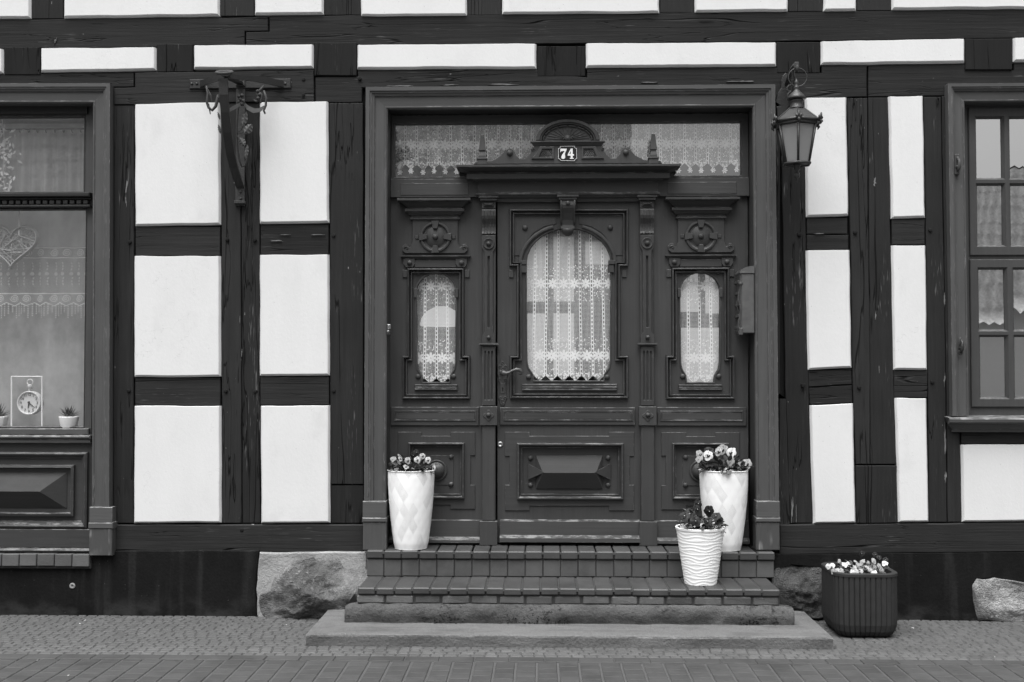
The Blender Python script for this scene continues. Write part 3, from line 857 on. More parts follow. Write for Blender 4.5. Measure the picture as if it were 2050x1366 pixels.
# window board, apron panel, bottom rail
mb = MB(); X0, Z0, X1, Z1 = RECT(-250, 858, 184, 887, .03)
h = Z1-Z0
mb.box((X0, Z0+h*.55, X1-.03, Z1), .045, .2, .006); mb.box((X0, Z0+h*.28, X1, Z0+h*.55), .0, .2, .010); mb.box((X0, Z0, X1-.004, Z0+h*.28), .015, .2, .004)
mb.build('window_board', M['casing_h'], shop)
mb = MB(); mb.box(RECT(-252, 887, 186, 1100, .04), .05, .2); mb.build('apron', M['door_h'], shop)
mb = MB(); r1 = rpoly(RECT(-238, 905, 176, 1056, .04))
mb.sweep(r1, [(0, .05), (0, .022), (.012, .014), (.022, .020), (.034, .036), (.044, .040), (.046, .05)]); mb.build('panel_moulding', M['door_h'], shop)
mb = MB(); r2 = rpoly(RECT(-206, 931, 148, 1033, .03)); mb.sweep(r2, [(0, .05), (0, .020), (.016, .014), (.020, .024), (.024, .05)]); mb.build('panel_moulding', M['door_h'], shop)
mb = MB(); X0, Z0, X1, Z1 = RECT(-196, 946, 132, 1018, .03); zc = (Z0+Z1)/2+.0; dx = .15
mb.add([(X0, .046, Z0), (X1, .046, Z0), (X1, .046, Z1), (X0, .046, Z1), (X0+dx, -.035, zc), (X1-dx, -.035, zc)], [[0, 1, 5, 4], [1, 2, 5], [2, 3, 4, 5], [3, 0, 4]]); mb.build('raised_panel', M['door_panel'], shop)
mb = MB(); X0, Z0, X1, Z1 = RECT(-252, 1060, 183, 1108, .0); mb.box((X0, Z0+.035, X1, Z1), .02, .2, .004); mb.box((X0, Z0+.006, X1, Z0+.035), -.012, .2, .012); mb.build('bottom_rail', M['door_h'], shop)
# rowlock brick ledge
X0, Z0, X1, Z1 = RECT(-290, 1110, 180, 1134, -.06); x = X1; bwid = .118
me = None
while x > X0:
    mb = MB(); xa = x-bwid
    mb.cube(-bwid/2+.003, bwid/2-.003, -.07, .06, -(Z1-Z0)/2, (Z1-Z0)/2, .004)
    if me is None: o = mb.build('ledge_brick', M['ledge_brick'], shop, origin=(0, 0, 0)); me = o.data; bpy.data.objects.remove(o)
    o = link('ledge_brick', me, ((x+xa)/2, .0, (Z0+Z1)/2+random.uniform(-.002, .002)), shop); o.rotation_euler = (-.06, random.uniform(-.01, .01), random.uniform(-.01, .01))
    x -= bwid
mb = MB(); mb.cube(X0-.02, X1+.004, -.055, .06, Z0-.012, Z0+.02); mb.build('ledge_mortar', M['mortar_dark'], shop)

# ------------------------------------------------------------------ casement window, right
case = part_empty('casement_window', P(2090, 850, 0), house)
ip = Q([(1940, 833), (1931, 205), (2252, 203), (2252, 833)], -.03)
cw = .118
prof_path = ip
cas(ip, cw, case)
YW2 = .075
def sash(pxo, pys, name):
    (xa, ya, xb, yb) = pxo
    outer = rpoly(RECT(xa, ya, xb, yb, YW2)); gl = []
    for (a, b_, c, d) in pys: gl.append(rpoly(RECT(a, b_, c, d, YW2)))
    mb = MB(); mb.plate(outer, gl, YW2-.022, YW2+.03, 0, .004); o = mb.build('sash', M['sash'], case)
    mb = MB()
    for g in gl: mb.sweep(g, [(0, YW2-.018), (.004, YW2-.010), (.010, YW2-.002), (.011, YW2+.02)])
    mb.build('glazing_bead', M['sash'], o)
    for g in gl:
        t = random.uniform(-.006, .006); u = random.uniform(-.004, .004)
        cz = (g[0][1]+g[2][1])/2; cx = (g[0][0]+g[2][0])/2
        mb = MB(); mb.add([(x, YW2+.008+(z-cz)*t+(x-cx)*u, z) for x, z in g], [[0, 1, 2, 3]]); mb.build('pane', M['glass_old'], o)
mb = MB(); mb.plate(rpoly(RECT(1928, 200, 2258, 838, YW2)), [rpoly(RECT(1940, 222, 2092, 509, YW2)), rpoly(RECT(1944, 528, 2092, 812, YW2)), rpoly(RECT(2108, 222, 2244, 509, YW2)), rpoly(RECT(2108, 528, 2244, 812, YW2))], YW2-.006, YW2+.06, 0, .003)
mb.build('frame', M['sash'], case)
sash((1938, 217, 2095, 512), [(1951, 235, 2008, 360), (2018, 235, 2076, 360), (1953, 369, 2010, 494), (2020, 369, 2076, 494)], 'u')
sash((1941, 520, 2095, 815), [(1956, 537, 2014, 663), (2026, 537, 2080, 663), (1959, 672, 2016, 798), (2028, 672, 2080, 798)], 'l')
sash((2105, 217, 2248, 512), [(2124, 235, 2172, 360), (2181, 235, 2230, 360), (2124, 369, 2172, 494), (2181, 369, 2230, 494)], 'u')
sash((2105, 520, 2248, 815), [(2124, 537, 2172, 663), (2181, 537, 2230, 663), (2124, 672, 2172, 798), (2181, 672, 2230, 798)], 'l')
mb = MB(); X0, Z0, X1, Z1 = RECT(1897, 833, 2292, 866, -.06); h = Z1-Z0
sp = [(.07, Z1), (-.085, Z1-.012), (-.10, Z1-.022), (-.098, Z1-.040), (-.080, Z1-.050), (-.062, Z1-.052), (-.045, Z0+.030), (-.030, Z0+.018), (-.028, Z0), (.05, Z0)]
n = len(sp); mb.add([(X0+(0 if q < 6 else .045), y, z) for q, (y, z) in enumerate(sp)]+[(X1, y, z) for y, z in sp], [[q, n+q, n+(q+1) % n, (q+1) % n] for q in range(n)]+[list(range(n)), [n+q for q in range(n)]])
mb.build('window_sill', M['casing_h'], case)
for px, py, kind in ((1915, 330, 0), (1921, 692, 1)):                         # shutter stays on the casing
    p = P(px, py, -.045); mb = MB()
    if kind == 0: mb.cube(p.x-.016, p.x+.016, -.058, -.03, p.z-.068, p.z+.068, .004)
    mb.tube([(p.x, -.06, p.z+.045), (p.x+.004, -.085, p.z+.02), (p.x+.002, -.085, p.z-.03), (p.x-.004, -.07, p.z-.05)], [.007, .010, .011, .006], 8)
    mb.knob((p.x, -.056, p.z-.018), .013, .03)
    if kind: mb.tube([(p.x+.012*math.cos(a), -.062, p.z-.045+.016*math.sin(a)) for a in [q*PI/6 for q in range(12)]], .004, 6, True); mb.tube([(p.x, -.06, p.z+.05), (p.x, -.06, p.z-.03)], .009, 8)
    mb.build('shutter_stay', M['lantern_metal' if kind else 'sash'], case)

# ------------------------------------------------------------------ entrance door
YD = .15
door = part_empty('entrance_door', P(1136, 1092, YD), house)
XC = P(1136.5, 600, YD).x
def mir(p): return [(2*XC-x, z) for x, z in p]
def both(p): return (list(p), mir(p))
def sides(fn):
    for s in (0, 1): fn((lambda p: list(p)) if s == 0 else mir)
def mrect(r, T): 
    p = T([(r[0], r[1]), (r[2], r[3])]); return (min(p[0][0], p[1][0]), p[0][1], max(p[0][0], p[1][0]), p[1][1])
def mpt(px, py, Y, T): q = P(px, py, Y); x, z = T([(q.x, q.z)])[0]; return Vector((x, Y, z))
def crown(mb, x0, x1, yb, prof):           # moulding returned at both ends; prof of (z, projection)
    v = []
    for z, p in prof: v += [(x0-p, yb+.02, z), (x0-p, yb-p, z), (x1+p, yb-p, z), (x1+p, yb+.02, z)]
    f = [[0, 1, 2, 3]]
    for q in range(len(prof)-1):
        for i in range(3): f.append([q*4+i, q*4+i+1, q*4+i+5, q*4+i+4])
    k = (len(prof)-1)*4; f.append([k, k+1, k+2, k+3]); mb.add(v, f)
def loft(mb, xc, rows, yb):                # carved console: rows of (z, front y, half width)
    v = []
    for z, y, h in rows: v += [(xc-h, yb, z), (xc-h, y, z), (xc+h, y, z), (xc+h, yb, z)]
    f = [[0, 1, 2, 3]]
    for q in range(len(rows)-1):
        for i in range(3): f.append([q*4+i, q*4+i+1, q*4+i+5, q*4+i+4])
    k = (len(rows)-1)*4; f.append([k, k+1, k+2, k+3]); mb.add(v, f)
def zz(py, Y=YD): return P(1136, py, Y).z

# casing round the doorway
ip = Q([(778, 1003), (771, 219), (1507, 214), (1508, 1003)], -.03)
ip = [((ip[0][0]+ip[1][0])/2, ip[0][1]), ((ip[0][0]+ip[1][0])/2, (ip[1][1]+ip[2][1])/2), (ip[2][0], (ip[1][1]+ip[2][1])/2), (ip[2][0]+.006, ip[3][1])]
CASX0, CASX1, CASZ = ip[0][0], ip[2][0], ip[1][1]
cas(ip, .142, house, y0=-.052, yi=.0)
for px in (750, 1536):
    sgn = 1
    mb = MB(); mb.box(RECT(px-23, 1003, px+24, 1036, -.06), -.082, .03, .005); mb.box(RECT(px-24, 1036, px+25, 1045, -.07), -.094, .03, .006); mb.build('plinth_block', M['casing_h'], house)
    mb = MB(); mb.box(RECT(px-23, 1045.5, px+24, 1101, -.07), -.086, .03, .004); mb.build('block_foot', M['weathered'] if px > 1000 else M['casing_v'], house)
# reveals and head
zb = P(1136, 1103, .0).z
mb = MB(); mb.cube(CASX0-.06, CASX0, -.004, .23, zb, CASZ+.05); mb.build('reveal', M['door_v'], house)
mb = MB(); mb.cube(CASX1+.004, CASX1+.064, -.004, .23, zb, CASZ+.05); mb.build('reveal', M['door_v'], house)
mb = MB(); mb.cube(CASX0+.001, CASX1+.003, -.002, .23, CASZ, CASZ+.05); mb.build('head', M['dark_paint'], house)

# transom light
tr = RECT(778, 236, 1500, 358, .14); th = RECT(790, 246, 1484, 353, .14)
mb = MB(); mb.plate(rpoly((CASX0+.002, tr[1], CASX1+.002, CASZ-.002)), [rpoly(th)], .135, .20, 0, .004); mb.build('transom_frame', M['door_h'], door)
mb = MB(); mb.add([(x, .17+.004*math.sin(x*3), z) for x, z in rpoly(th)], [[0, 1, 2, 3]]); mb.build('transom_pane', M['glass_transom'], door)
zt0, zt1 = zz(394, .11), zz(357, .11)
mb = MB(); mb.cube(CASX0+.002, CASX1+.002, .112, .2, zt0, zt1, .003); mb.build('transom_bar', M['door_h'], door)
def f(T):
    mb = MB(); r = mrect(RECT(801, 367, 938, 391, .11), T); mb.box(r, .108, .12, .0025); mb.build('bar_panel', M['door_h'], door)
sides(f)
# side lights
def arch(cx, hw, spring, top, n=14):
    return [(cx+hw*math.cos(PI*i/n), spring-(spring-top)*math.sin(PI*i/n)) for i in range(n+1)]   # right to left over the top
def lobed(cx, hw, spring, top, bot, y_l, inn):
    a = arch(cx, hw, spring, top)
    low = [(-hw+1.5, y_l), (-hw+inn*.30, y_l+(bot-y_l)*.32), (-hw+inn*.62, y_l+(bot-y_l)*.50), (-hw+inn*.92, y_l+(bot-y_l)*.68), (-hw+inn, bot)]
    return a+[(cx+x, y) for x, y in low]+[(cx-x, y) for x, y in reversed(low)]
gs = Q(lobed(873, 39, 586, 548, 765, 726, 13), YD+.015)
gl = Q(lobed(1138.5, 84, 527, 458, 762, 724, 15), YD+.015)
glass_side = both(gs)
so = [(815, 537), (930, 537), (930, 712), (942, 712), (942, 800), (805, 800), (805, 712), (815, 712)]
lo_ = [(1019, 419), (1258, 419), (1258, 535), (1242, 535), (1242, 712), (1258, 712), (1258, 799), (1020, 799), (1020, 712), (1034, 712), (1034, 535), (1019, 535)]
MOULD = [(.002, YD+.013), (.003, YD-.016), (.006, YD-.026), (.012, YD-.028), (.016, YD-.018), (.017, YD-.006), (.020, YD+.008), (.024, YD+.010), (.025, YD-.004), (.028, YD-.010), (.034, YD-.010), (.036, YD+.014)]
def side(T):
    nm = 'side_panel'
    outer = T(Q([(779, 1092), (966, 1092), (966, 394), (779, 394)], YD))
    lowr = T(rpoly(RECT(825, 893, 923, 991, YD)))
    so_ = T(Q(so, YD))
    mb = MB(); mb.plate(outer, [so_, lowr], YD, YD+.05); mb.build(nm, M['door_v'], door)
    g = T(gs)
    mb = MB(); mb.plate(inset(ccw(so_), -.004), [g], YD+.014, YD+.04); mb.build('glazed_panel', M['door_v'], door)
    mb = MB(); mb.sweep(ccw(so_), MOULD); mb.build('moulding', M['door_v'], door)
    mb = MB(); mb.sweep(ccw(g), [(-.012, YD+.014), (-.010, YD+.006), (-.003, YD+.006), (0, YD+.014), (0, YD+.03)]); mb.build('arch_bead', M['door_v'], door)
    mb = MB(); gg = ccw(g); mb.add([(x, YD+.032, z) for x, z in gg], [list(range(len(gg)))]); mb.build('pane', M['glass_door'], door)
    for px, py, r in ((836.5, 547, 5.2), (907, 546, 5.2), (837, 754, 5.4), (908, 754, 5.4)):
        mb = MB(); mb.knob(mpt(px, py, YD+.014, T), r/300, .016); mb.build('stud', M['door_v'], door)
    # impost strips and cap over the arch
    for a, b_, c, d in ((863, 537, 880, 549), (829, 578, 835, 596), (911, 578, 917, 596)):
        mb = MB(); mb.box(mrect(RECT(a, b_, c, d, YD), T), YD-.004, YD+.02, .002); mb.build('impost', M['door_v'], door)
    mb = MB()
    for a, b_ in ((770, 773.5), (774.5, 777.5), (778, 781.5)): mb.box(mrect(RECT(830, a, 916, b_, YD), T), YD-.004, YD+.02, .004)
    mb.build('reeded_bar', M['door_h'], door)
    for a in ((806, 541, 815.5, 556), (930.5, 541, 940, 556)):
        mb = MB(); mb.box(mrect(RECT(*a, YD), T), YD-.010, YD+.01, .002); mb.build('drop_block', M['door_v'], door)
    # crown
    yb = YD-.002; r = mrect(RECT(832, 395, 911, 440, yb), T)
    pr = [(396.5, .112), (401, .112), (401.5, .094), (403.5, .094), (405, .086), (411, .064), (416, .050), (417, .050), (418, .066), (423, .066), (424.5, .052), (426, .050), (430, .040), (431, .026), (435, .026), (436, .034), (439, .034), (440, .018), (442, .0)]
    mb = MB(); crown(mb, r[0], r[2], yb, [(P(873, y, yb-p).z, p) for y, p in pr]); mb.build('crown_moulding', M['door_h'], door)
    # roundel block
    blk = [(826, 439), (917, 439), (917, 486), (921, 496), (925, 494), (926, 490), (932, 489), (937, 495), (936, 503), (930, 508), (812, 508), (806, 503), (806, 495), (811, 489), (817, 490), (818, 494), (822, 496), (826, 486)]
    mb = MB(); mb.prism(T(Q(blk, YD)), YD-.020, YD+.01, .003); mb.build('roundel_block', M['door_v'], door)
    c = mpt(871.5, 475, YD-.02, T); R1 = 32/303
    circ = [(c.x+R1*math.cos(2*PI*i/32), c.z+R1*math.sin(2*PI*i/32)) for i in range(32)]
    mb = MB(); mb.sweep(circ, [(0, YD-.018), (.002, YD-.032), (.012, YD-.034), (.018, YD-.030), (.026, YD-.014), (.030, YD-.012), (.032, YD-.0195)])
    mb.lathe((c.x, YD-.0195, c.z), [(R1-.034, 0), (R1-.036, .003), (.0001, .004)], 28, 'Y', 0, True); mb.build('roundel', M['door_v'], door)
    mb = MB()
    for k in range(4):
        an = k*PI/2; pts = [(-.015, R1*.54), (.015, R1*.54), (.026, R1*1.04), (-.026, R1*1.04)]; mb = MB()
        if k in (1, 3): pts = pts
        mb.prism([(c.x+x*math.cos(an)-y*math.sin(an), c.z+x*math.sin(an)+y*math.cos(an)) for x, y in pts], YD-.040, YD-.015, .002); mb.build('keystone', M['door_v'], door)
    for s_ in (-1, 1):
        mb = MB(); mb.box((c.x+s_*(R1*1.06+.002)-(.024 if s_ < 0 else 0), c.z-.012, c.x+s_*(R1*1.06+.002)+(.024 if s_ > 0 else 0), c.z+.012), YD-.027, YD-.01, .002); mb.build('side_bar', M['door_v'], door)
    mb = MB(); mb.knob((c.x, YD-.022, c.z), .020, .022); mb.build('stud', M['door_v'], door)
    for sx in (808.5, 934):
        q = mpt(sx+ (6 if sx < 850 else -6), 497, YD-.02, T); 
        mb = MB(); s_ = (1 if (sx < 850) == (T([(0, 0)])[0][0] == 0) else -1)
        mb.tube([(q.x+s_*(.016-.0042*k*.5)*math.cos(k*.75)*-1, YD-.022, q.z+(.016-.0021*k)*math.sin(k*.75)) for k in range(8)], .0045, 6); mb.build('scroll', M['door_v'], door)
    r = mrect(RECT(811, 509, 934, 518, YD), T)
    mb = MB(); crown(mb, r[0], r[2], YD-.001, [(zz(510.5, YD-.03), .030), (zz(513, YD-.03), .030), (zz(514, YD-.03), .020), (zz(517, YD-.02), .012), (zz(518, YD), 0)]); mb.build('ledge', M['door_h'], door)
    mb = MB(); mb.box(mrect(RECT(830, 521, 914, 536, YD), T), YD-.010, YD+.01, .003); mb.build('frieze_bar', M['door_h'], door)
    for cx in (820, 924):
        poly = [(cx-12, 518.5), (cx+11, 518.5), (cx+11, 529), (cx+7, 536), (cx-7, 536), (cx-12, 529)]
        mb = MB(); mb.prism(T(Q(poly, YD)), YD-.018, YD+.01, .002); mb.build('frieze_block', M['door_v'], door)
        mb = MB(); mb.knob(mpt(cx, 526.5, YD-.018, T), .0175, .020); mb.build('stud', M['door_v'], door)
    # middle rail panel
    r = mrect(RECT(783, 815, 959, 852, YD), T); mb = MB(); mb.box(r, YD-.014, YD+.01, .003); mb.build('rail_panel', M['door_h'], door)
    r = mrect(RECT(790, 822, 953, 843, YD), T); mb = MB(); mb.sweep(rpoly(r), [(0, YD-.013), (.001, YD-.019), (.007, YD-.020), (.011, YD-.012), (.013, YD-.006), (.0145, YD-.006), (.015, YD-.016), (.03, YD-.016)]); r2 = (r[0]+.012, r[1]+.012, r[2]-.012, r[3]-.012); mb.box(r2, YD-.0165, YD, .001); mb.build('rail_moulding', M['door_h'], door)
    # lower panel with boss
    ap = T(Q([(797, 1019), (844, 1019), (844, 1011), (902, 1011), (902, 1019), (951, 1019), (951, 971), (942, 971), (942, 912), (951, 912), (951, 865), (902, 865), (902, 873), (844, 873), (844, 865), (797, 865), (797, 912), (806, 912), (806, 971), (797, 971)], YD))
    hole = T(rpoly(RECT(822, 889, 927, 995, YD)))
    mb = MB(); mb.plate(ap, [hole], YD-.009, YD+.01, 0, .002); mb.build('lapped_frame', M['door_v'], door)
    h = ccw(T(rpoly(RECT(818, 886, 930, 998, YD))))
    mb = MB(); mb.sweep(h, [(0, YD-.008), (.001, YD-.024), (.005, YD-.032), (.011, YD-.032), (.015, YD-.022), (.016, YD-.008), (.019, YD+.006), (.022, YD+.006), (.024, YD-.004), (.029, YD-.004), (.031, YD+.02)]); mb.build('moulding', M['door_h'], door)
    mb = MB(); mb.box(mrect(RECT(822, 890, 926, 994, YD), T), YD+.016, YD+.04); ra = mrect(RECT(838, 912, 908, 972, YD), T); mb.box(ra, YD+.011, YD+.03, .003); mb.build('sunk_panel', M['door_v'], door)
    c = mpt(874, 942, YD+.011, T)
    mb = MB(); mb.lathe(c, [(.072, 0), (.072, .010), (.066, .013), (.060, .008), (.056, .004), (.054, .016), (.044, .036), (.026, .050), (.010, .054), (.0001, .055)], 28, 'Y'); mb.build('boss', M['door_v'], door)
    for px, py in ((840, 915), (903, 915), (840, 970), (903, 970)):
        mb = MB(); mb.knob(mpt(px, py, YD+.014, T), .0165, .018); mb.build('stud', M['door_v'], door)
    # kick board
    r = mrect(RECT(779, 1040, 962, 1090, YD), T)
    mb = MB(); v = []
    for x in (r[0], r[2]): v += [(x, YD-.002, r[3]), (x, YD-.016, r[3]-.006), (x, YD-.022, r[1]+.055), (x, YD-.045, r[1]+.035), (x, YD-.048, r[1]+.018), (x, YD+.01, r[1]+.014)]
    mb.add(v, [[q, q+1, q+7, q+6] for q in range(5)]+[[0, 1, 2, 3, 4, 5], [6, 7, 8, 9, 10, 11]]); mb.build('kick_board', M['door_h'], door)
sides(side)

# pilasters
def pil(T):
    xm = mpt(978.5, 500, .115, T).x; Y = .112; u = 1/302
    mb = MB(); mb.box(mrect(RECT(966, 394, 992, 1044, Y), T), Y+.012, .17, .003); mb.build('pilaster', M['door_v'], door)
    mb = MB()
    for y0, y1, hw, pj in ((393, 397, 20.5, .032), (397.5, 402, 17.5, .022)): mb.cube(xm-hw*u, xm+hw*u, Y-pj, .15, zz(y1, Y), zz(y0, Y), .002)
    mb.build('pilaster_cap', M['door_h'], door)
    z0, z1 = zz(417, Y), zz(403, Y); h = 14*u
    mb = MB(); mb.cube(xm-h, xm+h, Y, .15, z0, z1, .002)
    a, b_ = h-.010, (z1-z0)/2-.008; zc = (z0+z1)/2
    mb.add([(xm-a, Y-.001, zc-b_), (xm+a, Y-.001, zc-b_), (xm+a, Y-.001, zc+b_), (xm-a, Y-.001, zc+b_), (xm-a*.45, Y-.022, zc), (xm+a*.45, Y-.022, zc)], [[0, 1, 5, 4], [1, 2, 5], [2, 3, 4, 5], [3, 0, 4]]); mb.build('diamond_block', M['door_h'], door)
    mb = MB(); rows = [(zz(419, Y), Y-.012, h), (zz(422, Y), Y-.016, h), (zz(432, Y), Y-.018, h), (zz(438, Y), Y-.012, h), (zz(448, Y), Y+.008, h), (zz(456, Y), Y+.014, h), (zz(463, Y), Y+.010, h), (zz(468, Y), Y-.004, h)]
    loft(mb, xm, rows, .16)
    for k in range(-1, 3):
        x = xm+(k-.5)*h*.46
        mb.tube([(x, y-.001, z) for z, y, _ in rows[1:]], .0042, 5)
    mb.build('fluted_console', M['door_v'], door)
    # rosette head running into the slotted shaft
    ps = [(-14, 471), (14, 471), (14, 495), (9, 504), (8.5, 665), (14, 674), (14, 687), (-14, 687), (-14, 674), (-8.5, 665), (-9, 504), (-14, 495)]
    outer = [(xm+x*u, zz(y, Y)) for x, y in ps]; slot = [(xm+x*u, zz(y, Y)) for x, y in ((-2.2, 513), (2.2, 513), (2.2, 656), (-2.2, 656))]
    mb = MB(); mb.plate(outer, [slot], Y-.006, Y+.02, 0, .002); mb.build('slotted_shaft', M['door_v'], door)
    mb = MB(); c = (xm, Y-.006, zz(488, Y)); mb.lathe(c, [(.040, 0), (.038, .008), (.034, .009), (.031, .005), (.0001, .006)], 20, 'Y', 0, True); mb.build('rosette', M['door_v'], door)
    for y, r in ((488, .0175), (676, .014)):
        mb = MB(); mb.knob((xm, Y-.01, zz(y, Y)), r, .022); mb.build('stud', M['door_v'], door)
    mb = MB(); crown(mb, xm-13*u, xm+13*u, Y+.004, [(zz(687, Y), .022), (zz(690, Y), .024), (zz(693, Y), .010), (zz(694, Y), 0)]); mb.build('ledge', M['door_h'], door)
    fl = [[(xm+(k*7-2.1)*u, zz(801, Y)), (xm+(k*7+2.1)*u, zz(801, Y)), (xm+(k*7+2.1)*u, zz(705, Y)), (xm+(k*7)*u, zz(702, Y)), (xm+(k*7-2.1)*u, zz(705, Y))] for k in (-1, 0, 1)]
    mb = MB(); mb.plate([(xm-13*u, zz(812, Y)), (xm+13*u, zz(812, Y)), (xm+13*u, zz(694.5, Y)), (xm-13*u, zz(694.5, Y))], fl, Y, Y+.014, 0, .0015); mb.build('fluted_pedestal', M['door_v'], door)
    mb = MB(); mb.cube(xm-18*u, xm+18*u, Y-.016, .16, zz(852, Y), zz(814, Y), .003); mb.build('rosette_block', M['door_v'], door)
    mb = MB(); c = Vector((xm, Y-.016, zz(832, Y)))
    pts = [(c.x+(.032+.006*math.cos(4*a))*math.cos(a), c.z+(.032+.006*math.cos(4*a))*math.sin(a)) for a in [2*PI*i/32 for i in range(32)]]
    mb.prism(pts, Y-.021, Y-.01, .002); mb.build('rosette', M['door_v'], door)
    mb = MB(); mb.knob((xm, Y-.020, zz(831, Y)), .016, .020); mb.build('stud', M['door_v'], door)
    mb = MB(); mb.cube(xm-13*u, xm+13*u, Y-.002, .16, zz(1043, Y), zz(852.5, Y), .003); mb.build('lower_shaft', M['door_v'], door)
    mb = MB(); mb.cube(xm-18*u, xm+18*u, Y-.020, .16, zz(1092, Y), zz(1043.5, Y), .003); mb.build('shaft_foot', M['door_v'], door)
sides(pil)

# the opening leaf
leaf = part_empty('door_leaf', P(1138, 1090, YD), door) if False else door
outer = Q([(996, 1086), (1282, 1086), (1282, 396), (996, 396)], YD); lp = Q(lo_, YD); lowr = rpoly(RECT(1046, 897, 1238, 990, YD))
mb = MB(); mb.plate(outer, [lp, lowr], YD, YD+.05); mb.build('door_leaf', M['door_v'], door)
mb = MB(); mb.plate(inset(ccw(lp), -.004), [gl], YD+.014, YD+.045); mb.build('glazed_panel', M['door_v'], door)
mb = MB(); mb.sweep(ccw(lp), MOULD); mb.build('moulding', M['door_v'], door)
mb = MB(); mb.sweep(ccw(gl), [(-.010, YD+.014), (-.008, YD+.006), (-.003, YD+.006), (0, YD+.014), (0, YD+.03)]); mb.build('glass_bead', M['door_v'], door)
for s_ in (0, 1):
    a = [(1138.5+(93)*math.cos(t), 529-78*math.sin(t)) for t in [PI*(i/14)*.40+.02 for i in range(15)]]
    pth = Q(a, YD); pth = pth if s_ == 0 else mir(pth)
    k = 1 if s_ == 0 else -1
    mb = MB(); mb.sweep(pth, [(-.014*k, YD+.014), (-.012*k, YD+.000), (-.004*k, YD-.004), (.006*k, YD-.004), (.008*k, YD+.004), (.013*k, YD+.004), (.015*k, YD+.014)], False); mb.build('arch_moulding', M['door_v'], door)
    T = (lambda p: list(p)) if s_ == 0 else mir
    sp = Q([(1028, 433), (1112, 433), (1112, 447), (1088, 452), (1066, 466), (1052, 484), (1044, 510), (1028, 510)], YD)
    mb = MB(); mb.sweep(T(sp) if s_ == 0 else list(reversed(T(sp))), [(0, YD+.014), (.0, YD+.008), (.004, YD+.008), (.005, YD+.014)]); mb.build('spandrel_bead', M['door_v'], door)
    for px, py in ((1051, 457), (1058, 755)):
        mb = MB(); mb.knob(mpt(px, py, YD+.014, T), .0185, .018); mb.build('stud', M['door_v'], door)
    mb = MB(); mb.box(mrect(RECT(1042, 522, 1055, 530, YD), T), YD-.010, YD+.02, .002); mb.box(mrect(RECT(1044, 531, 1055, 546, YD), T), YD-.004, YD+.02, .002); mb.build('impost', M['door_v'], door)
    mb = MB(); mb.box(mrect(RECT(1019, 541, 1028, 556, YD), T), YD-.010, YD+.01, .002); mb.build('drop_block', M['door_v'], door)
gg = ccw(gl); mb = MB(); mb.add([(x, YD+.034+.006*(z-1.9)*x, z) for x, z in gg], [list(range(len(gg)))]); mb.build('pane', M['glass_door'], door)
# keystone console over the arch
xk = XC; u = 1/302
mb = MB(); Y = .10
for y0, y1, hw, pj in ((393, 397, 22, .06), (397.5, 402, 18.5, .05)): mb.cube(xk-hw*u, xk+hw*u, Y-pj, .15, zz(y1, Y), zz(y0, Y), .002)
loft(mb, xk, [(zz(402, Y), .062, 16*u), (zz(412, Y), .056, 16*u), (zz(418, Y), .062, 15.5*u), (zz(428, Y), .085, 15*u), (zz(440, Y), .108, 14.5*u), (zz(450, Y), .116, 14*u), (zz(457, Y), .112, 14*u)], .17)
for s_ in (-1, 1): mb.tube([(xk+s_*13.5*u, y-.002, zz(p_, Y)) for p_, y in ((403, .060), (412, .055), (418, .060), (428, .083), (440, .106), (450, .113))], .006, 6)
mb.lathe((xk, .13, zz(457.5, Y)), [(.0001, -.050), (.016, -.047), (.032, -.034), (.040, -.016), (.043, 0)], 16, 'Z')
mb.build('keystone_console', M['door_v'], door)
mb = MB(); mb.knob((xk, .060, zz(409, Y)), .016, .018); mb.build('stud', M['door_v'], door)
mb = MB()
for a, b_ in ((769, 773.5), (774, 778), (778.5, 782.5)): mb.box(RECT(1045, a, 1235, b_, YD), YD-.004, YD+.02, .004)
mb.build('reeded_bar', M['door_h'], door)
mb = MB(); mb.box(RECT(1001, 816, 1271, 851, YD), YD-.014, YD+.01, .003); mb.build('rail_panel', M['door_h'], door)
r = RECT(1008, 822, 1266, 843, YD); mb = MB(); mb.sweep(rpoly(r), [(0, YD-.013), (.001, YD-.019), (.007, YD-.020), (.011, YD-.012), (.013, YD-.006), (.0145, YD-.006), (.015, YD-.016), (.03, YD-.016)]); r2 = (r[0]+.012, r[1]+.012, r[2]-.012, r[3]-.012); mb.box(r2, YD-.0165, YD, .001); mb.build('rail_moulding', M['door_h'], door)
ap = Q([(1011, 1022), (1060, 1022), (1060, 1013), (1219, 1013), (1219, 1022), (1269, 1022), (1269, 971), (1260, 971), (1260, 913), (1269, 913), (1269, 865), (1219, 865), (1219, 873), (1060, 873), (1060, 865), (1011, 865), (1011, 913), (1020, 913), (1020, 971), (1011, 971)], YD)
mb = MB(); mb.plate(ap, [rpoly(RECT(1040, 891, 1244, 996, YD))], YD-.009, YD+.01, 0, .002); mb.build('lapped_frame', M['door_h'], door)
h = rpoly(RECT(1035, 887, 1248, 1000, YD))
mb = MB(); mb.sweep(h, [(0, YD-.008), (.001, YD-.026), (.006, YD-.036), (.013, YD-.036), (.018, YD-.024), (.020, YD-.008), (.024, YD+.006), (.027, YD+.006), (.029, YD-.004), (.034, YD-.004), (.036, YD+.02)]); mb.build('moulding', M['door_h'], door)
mb = MB(); mb.box(RECT(1046, 896, 1238, 991, YD), YD+.016, YD+.04); mb.build('sunk_panel', M['door_h'], door)
yb, yr = YD+.016, YD-.058
def XZ(px, py, Y): q = P(px, py, YD+.016); return (q.x, Y, q.z)
